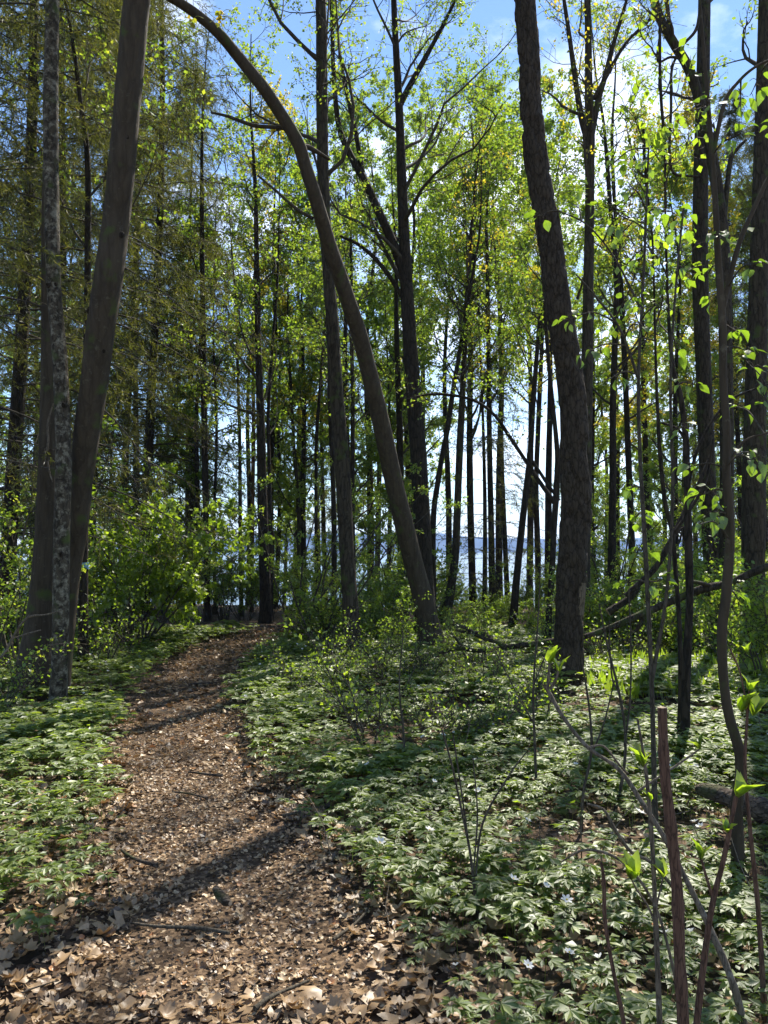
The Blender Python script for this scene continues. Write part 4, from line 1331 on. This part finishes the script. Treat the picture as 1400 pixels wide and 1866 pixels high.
# ------------------------------------------------------------------ the near leafy saplings
def leafy_sapling(label, stems, Y, m, clusters, seed, S=10, rings=80):
    r = np.random.default_rng(seed)
    root = None
    hosts = []
    for k, tr in enumerate(stems):
        rows = rows_of(tr, Y, flare=1.2, ground=(k == 0))
        if root is None:
            loc = np.array((rows[0, 0], rows[0, 1], float(gz(rows[0, 0], rows[0, 1]))))
            root = thing('leafy_sapling', label, 'sapling', loc)
        V, Q, p = trunk_geo(rows, rings, S, r)
        b = MB()
        b.add(V, Q)
        b.obj('stem', M[m], root, origin=loc)
        hosts.append(p[:, :3])
    hosts = np.concatenate(hosts)
    tv = np.array([(0, 0, 0), (.14, 0, 0), (.3, .2, .04), (.5, .29, .05), (.72, .22, .03), (1, 0, -.12), (.72, -.22, .03), (.5, -.29, .05), (.3, -.2, .04), (.34, 0, 0), (.6, 0, -.02), (.8, 0, -.05)])
    tf = [(1, 9, 2), (2, 9, 3), (3, 9, 10), (3, 10, 4), (4, 10, 11), (4, 11, 5), (1, 8, 9), (8, 7, 9), (7, 10, 9), (7, 6, 10), (6, 11, 10), (6, 5, 11)]
    meshes = []
    for v in range(9):
        w = tv.copy()
        w[:, 2] += -.45 * r.uniform(-.1, 1) * w[:, 0] ** 2 + 1.6 * r.uniform(-.3, 1) * w[:, 1] ** 2 + r.normal(size=len(w)) * .012
        w[:, 1] *= r.uniform(.95, 1.25)
        b = MB()
        b.add(w, tf)
        meshes.append(b.mesh('leaf', M['leaf_near']))
    tw = MB()
    for (px, py, n, sp) in clusters:
        yy = Y + r.uniform(-.35, .35)
        c = at(px, py, yy)
        d = np.linalg.norm((hosts - c) * np.array((1, 1, .55)), axis=1) + 3 * np.maximum(hosts[:, 2] - c[2] - .05, 0)
        h = hosts[int(np.argmin(d))]
        mid = (h + c) / 2 + np.array((0, 0, .12 * np.linalg.norm(c - h)))
        tip = c + norm(c - h) * sp * .5 * yy / F
        q = spline(np.array([h, mid, c, tip]), 14)
        tw.add(*tube(q, np.linspace(.0055, .002, 14), 5))
        for j in range(int(n * 1.35)):
            t = r.uniform(.55, 1)
            pos = q[int(t * 13)]
            off = rdir(1, r)[0] * np.array((1, .7, .6))
            ax = norm(norm(tip - h) * .5 + off * .9 + np.array((0, 0, -.45)))
            end = pos + off * sp * .55 * yy / F
            mid2 = (pos + end) / 2 + np.array((0, 0, .012))
            tw.add(*tube(spline(np.array([pos, mid2, end]), 5), np.full(5, .0017), 3))
            X, Yv, Z = basis(ax[None], norm(np.array([[r.normal() * .35, r.normal() * .35, 1.]])))
            o = link('leaf', meshes[int(r.integers(9))], root)
            from mathutils import Matrix
            s = r.uniform(.038, .082)
            mt = Matrix(((X[0, 0], Yv[0, 0], Z[0, 0]), (X[0, 1], Yv[0, 1], Z[0, 1]), (X[0, 2], Yv[0, 2], Z[0, 2]))).to_4x4()
            o.matrix_local = Matrix.Translation(Vector(end - loc)) @ mt @ Matrix.Scale(s, 4)
    tw.obj('twigs', M['twig'], root, origin=loc, kind='stuff')
    return root


leafy_sapling('crooked near sapling with large bright leaves, standing by the right edge',
              [[(1350, 1600, 30), (1346, 1560, 23), (1343, 1470, 21), (1351, 1405, 20), (1346, 1360, 19), (1330, 1310, 18), (1319, 1240, 17), (1316, 1150, 18), (1324, 1080, 18), (1331, 960, 16), (1324, 870, 15), (1325, 790, 14), (1318, 690, 14), (1317, 590, 14), (1310, 490, 13), (1305, 390, 11), (1298, 280, 9), (1285, 120, 7), (1270, -60, 4)],
               [(1318, 560, 9), (1345, 450, 9), (1372, 385, 8), (1405, 315, 7), (1450, 230, 5)],
               [(1298, 290, 7), (1320, 190, 7), (1345, 150, 6), (1380, 120, 5), (1430, 100, 4)],
               [(1324, 850, 5), (1355, 805, 4), (1395, 790, 3), (1430, 780, 2)]], 3.9, 'bark_smooth',
              [(1290, 190, 5, 30), (1350, 175, 7, 40), (1372, 165, 4, 25), (1388, 240, 4, 20), (1340, 250, 6, 35), (1312, 430, 4, 20), (1378, 480, 4, 20), (1290, 500, 4, 25), (1305, 545, 5, 30), (1335, 600, 5, 30), (1362, 660, 6, 30), (1340, 740, 6, 30), (1388, 715, 4, 20),
               (1285, 900, 10, 34), (1302, 935, 8, 30), (1370, 835, 8, 36), (1394, 860, 4, 20), (1345, 1092, 4, 22), (1362, 640, 4, 24), (1276, 955, 3, 20), (1258, 850, 4, 24)], 701)
leafy_sapling('thin leafy sapling with large backlit leaves between the plated trunk and the near sapling',
              [[(1195, 1562, 12), (1192, 1400, 9), (1186, 1200, 8), (1176, 1000, 8), (1166, 820, 7), (1164, 680, 6), (1174, 480, 5), (1182, 270, 3)],
               [(1188, 1240, 7), (1215, 1080, 6), (1226, 900, 6), (1222, 700, 5), (1232, 520, 4), (1246, 380, 3)],
               [(1164, 690, 5), (1130, 600, 4), (1085, 540, 4), (1050, 500, 3)],
               [(1166, 560, 4), (1120, 470, 3), (1070, 410, 3), (1020, 385, 2)]], 4.3, 'twig',
              [(988, 392, 5, 26), (1036, 582, 6, 36), (1062, 645, 4, 26), (1052, 378, 5, 26), (1115, 300, 9, 42), (1182, 285, 8, 42), (1204, 385, 10, 46), (1130, 395, 8, 42), (1242, 420, 8, 42), (1170, 470, 8, 40), (1150, 545, 6, 32), (1202, 560, 8, 40), (1165, 592, 6, 32),
               (1150, 890, 6, 28), (1160, 942, 9, 36), (1172, 1000, 6, 30), (1192, 1060, 5, 30), (1145, 1062, 4, 26), (1240, 780, 4, 26), (1262, 700, 5, 30), (1232, 640, 5, 32), (1112, 690, 4, 30), (1250, 500, 5, 34), (1150, 340, 5, 34)], 702)

# ------------------------------------------------------------------ fallen leaves
def outline_leaf(kind, r):
    if kind == 0:      # five lobed
        ang = np.radians([-158, -125, -98, -75, -52, -33, -14, 0, 14, 33, 52, 75, 98, 125, 158])
        rad = np.array([.30, .42, .33, .48, .37, .52, .41, .62, .41, .52, .37, .48, .33, .42, .30])
    elif kind == 1:    # ovate
        ang = np.radians(np.linspace(-165, 165, 10))
        rad = np.array([.3, .33, .35, .36, .5, .5, .36, .35, .33, .3]) * 1.05
    else:              # torn piece
        ang = np.radians(np.linspace(-160, 160, 8))
        rad = r.uniform(.2, .52, 8)
    rad = rad * r.uniform(.85, 1.15, len(rad))
    x, y = np.cos(ang) * rad, np.sin(ang) * rad
    cu, cv = r.uniform(-.8, 1.3), r.uniform(-.9, 1.5)
    z = cu * x * x + cv * y * y + .12 * np.sin(x * 7 + r.uniform(0, 6)) * y + r.normal(size=len(x)) * .022
    mid = np.stack([x * .5, y * .5, (cu * x * x + cv * y * y) * .25], -1)
    V = np.vstack([np.stack([x, y, z], -1), mid, [[0, 0, 0]]])
    n = len(x)
    T = []
    for i in range(n - 1):
        T += [(i, i + 1, n + i), (i + 1, n + i + 1, n + i), (n + i, n + i + 1, 2 * n)]
    return V, T


r = np.random.default_rng(41)
tmpl = [outline_leaf(k, r) for k in (0, 0, 1, 1, 2, 2, 2, 2)]
small = [(np.array([(-.5, -.1, 0), (-.05, -.33, .12), (.5, 0, 0), (.0, .35, .1), (0, 0, -.02)]) * np.array((1, w, z)), [(0, 1, 4), (1, 2, 4), (2, 3, 4), (3, 0, 4)]) for w, z in ((1, 1), (.7, 2), (1.2, -1), (.9, 2.5))]
lit_meshes = []
for V, T in tmpl:
    b = MB()
    b.add(V, T)
    lit_meshes.append(b.mesh('fallen_leaf', M['litter']))


def scatter(n, y0, y1, margin, r):
    """points in the camera's wedge of ground, even per square metre"""
    y = np.sqrt(r.uniform(y0 ** 2, y1 ** 2, n))
    x = r.uniform(-1, 1, n) * (y * 0.5 + margin)
    return x, y


def flat_frames(n, r, tilt):
    Z = norm(np.stack([r.normal(size=n) * tilt, r.normal(size=n) * tilt, np.ones(n)], -1))
    a = r.uniform(0, 6.283, n)
    X = np.stack([np.cos(a), np.sin(a), np.zeros(n)], -1)
    X = norm(X - (X * Z).sum(1, keepdims=True) * Z)
    return X, np.cross(Z, X), Z


f = MB()
from mathutils import Matrix
x, y = scatter(19000, 2.2, 6.2, 0.7, r)
d = path_d(x, y)
keep = r.random(len(x)) < np.where(d < 0.0, .95, np.where(d < .35, .9, np.where(d < 1.2, .4, .22)))
x, y, d = x[keep], y[keep], d[keep]
n = len(x)
X, Yv, Z = flat_frames(n, r, .24)
zz = gz(x, y) + .022 + .02 * r.random(n) + .01 * (d > 0)
size = r.uniform(.025, .075, n) * np.where(r.random(n) < .12, 1.4, 1)
size = size * np.where(y < 3.25, 1.05, 1)
size = size * np.where((d < -.08) & (y > 3.0), .55, 1)      # trodden to pieces along the middle
kinds = r.integers(0, len(tmpl), n)
vis = (np.abs(x) < y * .47) & (y > 2.75)
order = np.argsort(-(size / y) * vis)
chosen = order[:300]
pick = np.zeros(n, bool)
pick[chosen] = True
for i in chosen:
    o = link('fallen_leaf', lit_meshes[kinds[i]], path_obj)
    mt = Matrix(((X[i, 0], Yv[i, 0], Z[i, 0]), (X[i, 1], Yv[i, 1], Z[i, 1]), (X[i, 2], Yv[i, 2], Z[i, 2]))).to_4x4()
    o.matrix_local = Matrix.Translation((x[i], y[i], zz[i] + .008)) @ mt @ Matrix.Scale(float(size[i]), 4)
for k in range(len(tmpl)):
    m_ = (kinds == k) & ~pick
    f.add(*bake(tmpl[k][0], tmpl[k][1], np.stack([x, y, zz], -1)[m_], X[m_], Yv[m_], Z[m_], size[m_]))
x, y = scatter(34000, 6.0, 17, 1.0, r)
d = path_d(x, y)
keep = r.random(len(x)) < np.where(d < 0.1, .95, np.where(d < .5, .5, .16))
x, y, d = x[keep], y[keep], d[keep]
n = len(x)
X, Yv, Z = flat_frames(n, r, .35)
P_ = np.stack([x, y, gz(x, y) + .02 + .015 * r.random(n)], -1)
kinds = r.integers(0, len(small), n)
size = r.uniform(.03, .085, n)
for k in range(len(small)):
    m_ = kinds == k
    f.add(*bake(small[k][0], small[k][1], P_[m_], X[m_], Yv[m_], Z[m_], size[m_]))
# crumbs of leaf on the trodden middle
x, y = scatter(30000, 2.3, 8, .5, r)
d = path_d(x, y)
keep = d < .25
x, y = x[keep], y[keep]
n = len(x)
X, Yv, Z = flat_frames(n, r, .5)
f.add(*bake(small[0][0], small[0][1], np.stack([x, y, gz(x, y) + .018 + .02 * r.random(n)], -1), X, Yv, Z, r.uniform(.012, .034, n)))
tag(f.obj('leaf_litter', M['litter'], smooth=False), 'dry brown fallen leaves covering the path and the soil', 'leaf litter', kind='stuff')

# sticks on the ground
r = np.random.default_rng(43)
for k, (px, py, a, L, lab) in enumerate([
    (330, 1675, 2.9, .42, 'thin dark stick lying on the shaded part of the path'), (255, 1555, 2.4, .30, 'thin pale stick at the left edge of the path'), (520, 1790, .9, .25, 'short dark twig in the sunlit leaves near the camera'),
    (590, 1852, 2.6, .28, 'dark stick at the bottom of the picture'), (640, 1670, 1.2, .3, 'brown stick at the right edge of the path'), (345, 1443, 2.6, .3, 'dark stick across the middle of the path'),
    (560, 1480, .2, .3, 'stout stick end where the trunk shadow meets the plants'), (390, 1240, .1, .6, 'dark stick lying across the far part of the path'), (655, 1560, 2.9, .4, 'thin stick among leaves right of the path'), (375, 1405, 3.0, .28, 'small stick on the path in the half shade')]):
    Yg = EYE * F / (py - 1005)
    c = np.array((*at(px, py, Yg)[:2], 0))
    u = np.array((math.cos(a), math.sin(a), 0))
    s = np.linspace(-.5, .5, 9)[:, None] * L
    q = c + u * s + np.array((-u[1], u[0], 0)) * (.03 * np.sin(s * 9 + k))
    q[:, 2] = gz(q[:, 0], q[:, 1]) + .05
    R_ = np.full(9, r.uniform(.006, .011)) * np.linspace(1.1, .6, 9) * r.uniform(.85, 1.15, 9)
    b = MB()
    b.add(*tube(q, R_, 7))
    b.add(*cap(q, R_, 7, True)), b.add(*cap(q, R_, 7, False))
    tag(b.obj('stick', M['dead_wood' if k % 2 else 'twig'], origin=q[0], loc=q[0]), lab, 'stick', 'sticks on the ground')

# ------------------------------------------------------------------ anemones
def anemone_geo(r, lod):
    """a whorl of three deeply cut leaves on a stalk; unit: metres"""
    b = MB()
    h = r.uniform(.07, .13)
    lean = r.normal(size=2) * .02
    top = np.array((lean[0], lean[1], h))
    s = np.linspace(0, 1, 3)[:, None]
    if lod == 0:
        b.add(*tube(top * s * np.array((1, 1, 1)), np.full(3, .0012), 3))
    lob = np.array([(0, 0, 0), (.55, .17, .03), (1, 0, -.05), (.55, -.17, .03)])
    a0 = r.uniform(0, 6.28)
    for k in range(3):
        a = a0 + k * 2.094 + r.normal() * .15
        fw = np.array((math.cos(a), math.sin(a), r.uniform(-.1, .35)))
        base = top + fw * .014
        sd = np.array((-math.sin(a), math.cos(a), 0))
        Lf = r.uniform(.045, .065)
        if lod == 0:
            sets = [(t, q, ln) for t, w in ((-1.0, .8), (0, 1), (1.0, .8)) for q, ln in ((-.33, .72 * w), (0, w), (.33, .72 * w))]
        elif lod == 1:
            sets = [(-1.05, 0, .85), (-.45, 0, .9), (0, 0, 1), (.45, 0, .9), (1.05, 0, .85)]
        else:
            sets = [(-.8, 0, .95), (0, 0, 1), (.8, 0, .95)]
        n = len(sets)
        ang = np.array([t + q for t, q, _ in sets])
        ax = norm(np.cos(ang)[:, None] * norm(fw) + np.sin(ang)[:, None] * sd + np.array((0, 0, -.18)) + r.normal(size=(n, 3)) * .08)
        X, Y, Z = basis(ax, np.tile((0, 0, 1.), (n, 1)) + r.normal(size=(n, 3)) * .2)
        wide = {0: 1.0, 1: 1.35, 2: 2.0}[lod]
        b.add(*bake(lob * np.array((1, wide, 1)), KITE_F, np.repeat(base[None], n, 0), X, Y, Z, Lf * np.array([ln for *_, ln in sets])))
    return b, top


def flower_geo(r, top):
    b = MB()
    c = top + np.array((r.normal() * .012, r.normal() * .012, r.uniform(.035, .06)))
    b.add(*tube(np.stack([top, (top + c) / 2 + .004, c]), np.full(3, .0009), 3), m=1)
    n = int(r.integers(6, 8))
    a = np.arange(n) / n * 6.283 + r.uniform(0, 6)
    up = norm(np.array((r.normal() * .3, r.normal() * .3 - .25, 1.)))
    e1 = norm(np.cross(up, (1, .2, .1)))
    e2 = np.cross(up, e1)
    op = r.uniform(.25, .9)
    ax = norm(np.cos(a)[:, None] * e1 + np.sin(a)[:, None] * e2 + up * op)
    X, Y, Z = basis(ax, np.tile(up, (n, 1)))
    pet = np.array([(0, 0, 0), (.3, .2, .02), (.72, .24, .05), (1, 0, .02), (.72, -.24, .05), (.3, -.2, .02)])
    b.add(*bake(pet, [(0, 5, 1), (5, 4, 1), (1, 4, 2), (4, 3, 2)], np.repeat(c[None], n, 0), X, Y, Z, np.full(n, r.uniform(.018, .025))), m=0)
    k = 6
    aa = np.arange(k) / k * 6.283
    ring = c + .0035 * (np.cos(aa)[:, None] * e1 + np.sin(aa)[:, None] * e2) + up * .002
    b.add(np.vstack([ring, c + up * .007]), np.stack([np.arange(k), (np.arange(k) + 1) % k, np.full(k, k)], -1), m=2)
    return b


def raw(b):
    T = [*b.t] + [np.concatenate([q[:, [0, 1, 2]], q[:, [0, 2, 3]]]) for q in b.q]
    return np.concatenate(b.v), np.concatenate(T)


r = np.random.default_rng(61)
near = [anemone_geo(r, 0) for _ in range(8)]
near_mesh = [b.mesh('anemone', M['anemone']) for b, _ in near]
near_raw = [raw(b) for b, _ in near]
flo = [flower_geo(r, t) for _, t in near]
flo_mesh = [b.mesh('flower', [M['petal'], M['anemone'], M['stamen']]) for b in flo]
mid_raw = [raw(anemone_geo(r, 1)[0]) for _ in range(8)]
far_raw = [raw(anemone_geo(r, 2)[0]) for _ in range(8)]


def carpet(n, y0, y1, margin, r):
    x, y = scatter(n, y0, y1, margin, r)
    d = path_d(x, y)
    dens = fbm(x * .9 + 20, y * .9, o=3) * .7 + fbm(x * 3.1, y * 3.1 + 5, o=2) * .3
    pr = np.clip((d + .02) / .35, 0, 1) * np.clip((dens - np.where(y < 5.2, .265, .23)) * 6, .12, 1)
    pr = pr * np.where((x > path_x(y)) & (y < 4.2) & (d < .6), .7, 1)
    keep = r.random(n) < pr
    return x[keep], y[keep], d[keep]


x, y, d = carpet(4300, 2.3, 5.6, .5, r)
n = len(x)
sc = r.uniform(.65, 1.55, n) * (.75 + .5 * fbm(x * 1.3, y * 1.3 + 40, o=2))
P_ = np.stack([x, y, gz(x, y) + .015], -1)
kinds = r.integers(0, 8, n)
rz = r.uniform(0, 6.283, n)
vis = (np.abs(x) < y * .475) & (y > 2.72)
order = np.argsort(-(sc / y) * vis)
pick = np.zeros(n, bool)
pick[order[:290]] = True
for i in order[:290]:
    i = int(i)
    fl = r.random() < .06
    left = x[i] < path_x(y[i])
    o = link('wood_anemone', near_mesh[kinds[i]], None, None, P_[i])
    o.rotation_euler = (0, 0, rz[i])
    o.scale = (sc[i],) * 3
    side = 'left of the path' if left else 'along the right edge of the path' if d[i] < .5 else 'in the right foreground corner' if y[i] < 3.3 else 'around the twiggy bare sapling' if x[i] / y[i] < .25 else 'around the cut shoot'
    tag(o, ('near wood anemone with a white flower ' if fl else 'near flowerless wood anemone with cut leaves ') + side, 'plant',
        ('flowering' if fl else 'leafy') + ' near anemones ' + side)
    if fl:
        link('flower', flo_mesh[kinds[i]], o)


def rot_frames(a):
    n = len(a)
    X = np.stack([np.cos(a), np.sin(a), np.zeros(n)], -1)
    return X, np.stack([-np.sin(a), np.cos(a), np.zeros(n)], -1), np.tile((0, 0, 1.), (n, 1))


f = MB()
X, Yv, Z = rot_frames(rz)
for k in range(8):
    m_ = (kinds == k) & ~pick
    f.add(*bake(*near_raw[k], P_[m_], X[m_], Yv[m_], Z[m_], sc[m_]))
for (cnt, y0, y1, rw) in ((13000, 5.4, 9.5, mid_raw), (21000, 9.3, 16, far_raw)):
    x, y, d = carpet(cnt, y0, y1, 1.2, r)
    n = len(x)
    sc2 = r.uniform(.75, 1.7, n) * (.75 + .55 * fbm(x * 1.3, y * 1.3 + 40, o=2))
    kinds2 = r.integers(0, 8, n)
    X, Yv, Z = rot_frames(r.uniform(0, 6.283, n))
    P2 = np.stack([x, y, gz(x, y) + .012], -1)
    for k in range(8):
        m_ = kinds2 == k
        f.add(*bake(*rw[k], P2[m_], X[m_], Yv[m_], Z[m_], sc2[m_]))
tag(f.obj('anemone_carpet', M['anemone'], smooth=False), 'carpet of wood anemone leaves covering the forest floor', 'ground cover', kind='stuff')

# scattered flowers farther off
f = MB()
x, y, d = carpet(230, 4.4, 12, .5, r)
n = len(x)
X, Yv, Z = rot_frames(r.uniform(0, 6.283, n))
P2 = np.stack([x, y, gz(x, y) + .05], -1)
for k in range(8):
    m_ = np.arange(n) % 8 == k
    b = flo[k]
    off = 0
    V_ = np.concatenate(b.v)
    T_ = np.concatenate(b.t)
    tm = np.concatenate(b.tm)
    vv, tt = bake(V_, T_, P2[m_], X[m_], Yv[m_], Z[m_], np.full(m_.sum(), 1.0))
    f.add(vv, tt, m=np.tile(tm, int(m_.sum())))
tag(f.obj('anemone_flowers', [M['petal'], M['anemone'], M['stamen']]), 'small white anemone flowers dotted over the carpet', 'flowers', kind='stuff')

# upright leaf shoots (lily of the valley) behind the near saplings
f = MB()
n = 1500
px = r.uniform(1070, 1440, n)
Yd = r.uniform(8.2, 13, n)
x = (px - 700) / F * Yd
P2 = np.stack([x, Yd, gz(x, Yd)], -1)
ax = norm(np.stack([r.normal(size=n) * .28, r.normal(size=n) * .28, np.ones(n)], -1))
X, Yv, Z = basis(ax, rdir(n, r))
f.add(*bake(np.array([(0, 0, 0), (.5, .12, .03), (1, 0, .06), (.5, -.12, .03)]), KITE_F, P2, X, Yv, Z, r.uniform(.13, .28, n)))
tag(f.obj('leaf_shoots', M['leaf_fresh']), 'upright spear shaped green leaf shoots behind the slender dark stems', 'ground cover', kind='stuff')

# other small plants and dead stems among the anemones
r = np.random.default_rng(88)
f = MB()
x, y, d = carpet(1500, 2.5, 11, .6, r)
n = len(x)
c = np.repeat(np.stack([x, y, gz(x, y) + .02], -1), 4, 0)
n4 = len(c)
a = r.uniform(0, 6.283, n4)
top = c + np.stack([np.cos(a) * .03, np.sin(a) * .03, r.uniform(.05, .17, n4)], -1)
X, Yv, Z = basis(norm(np.stack([np.cos(a), np.sin(a), r.uniform(-.2, .5, n4)], -1)), np.tile((0, 0, 1.), (n4, 1)) + r.normal(size=(n4, 3)) * .25)
f.add(*bake(KITE_V * np.array((1, 1.3, 1)), KITE_F, top, X, Yv, Z, r.uniform(.022, .05, n4)))

tag(f.obj('small_herbs', M['leaf_fresh']), 'small round leaved herbs growing between the anemones', 'ground cover', kind='stuff')
f = MB()
x, y = scatter(900, 2.5, 13, .6, r)
keep = path_d(x, y) > .05
x, y = x[keep], y[keep]
n = len(x)
c = np.stack([x, y, gz(x, y) + .04], -1)
dv = norm(np.stack([r.normal(size=n), r.normal(size=n), np.abs(r.normal(size=n)) * .8], -1))
Lq = r.uniform(.12, .5, n)[:, None]
q = np.stack([c, c + dv * Lq * .5 + r.normal(size=(n, 3)) * .012, c + dv * Lq + r.normal(size=(n, 3)) * .02], 1)
f.add(*btubes(q, r.uniform(.0015, .004, n)[:, None] * np.array((1, .8, .4)), 4))
tag(f.obj('dead_stems', M['shoot_grey']), 'thin dry stems and twigs sticking out of the anemone carpet', 'twigs', kind='stuff')

# ------------------------------------------------------------------ air
m, n, l, out = mat('haze_air')
pv = n.new('ShaderNodeVolumePrincipled')
pv.inputs['Color'].default_value = (0.32, 0.52, 1.0, 1)
pv.inputs['Density'].default_value = 0.0002
pv.inputs['Anisotropy'].default_value = 0.0
l.new(pv.outputs[0], out.inputs['Volume'])
V = np.array([(x, y, z) for z in (-14, 140) for y in (-320, 4400) for x in (-5300, 5300)], float)
b = MB()
b.add(V, [(0, 2, 3, 1), (4, 5, 7, 6), (0, 1, 5, 4), (2, 6, 7, 3), (0, 4, 6, 2), (1, 3, 7, 5)])
tag(b.obj('haze', m, smooth=False), 'thin blue haze in the air over the lake', 'haze', kind='stuff')
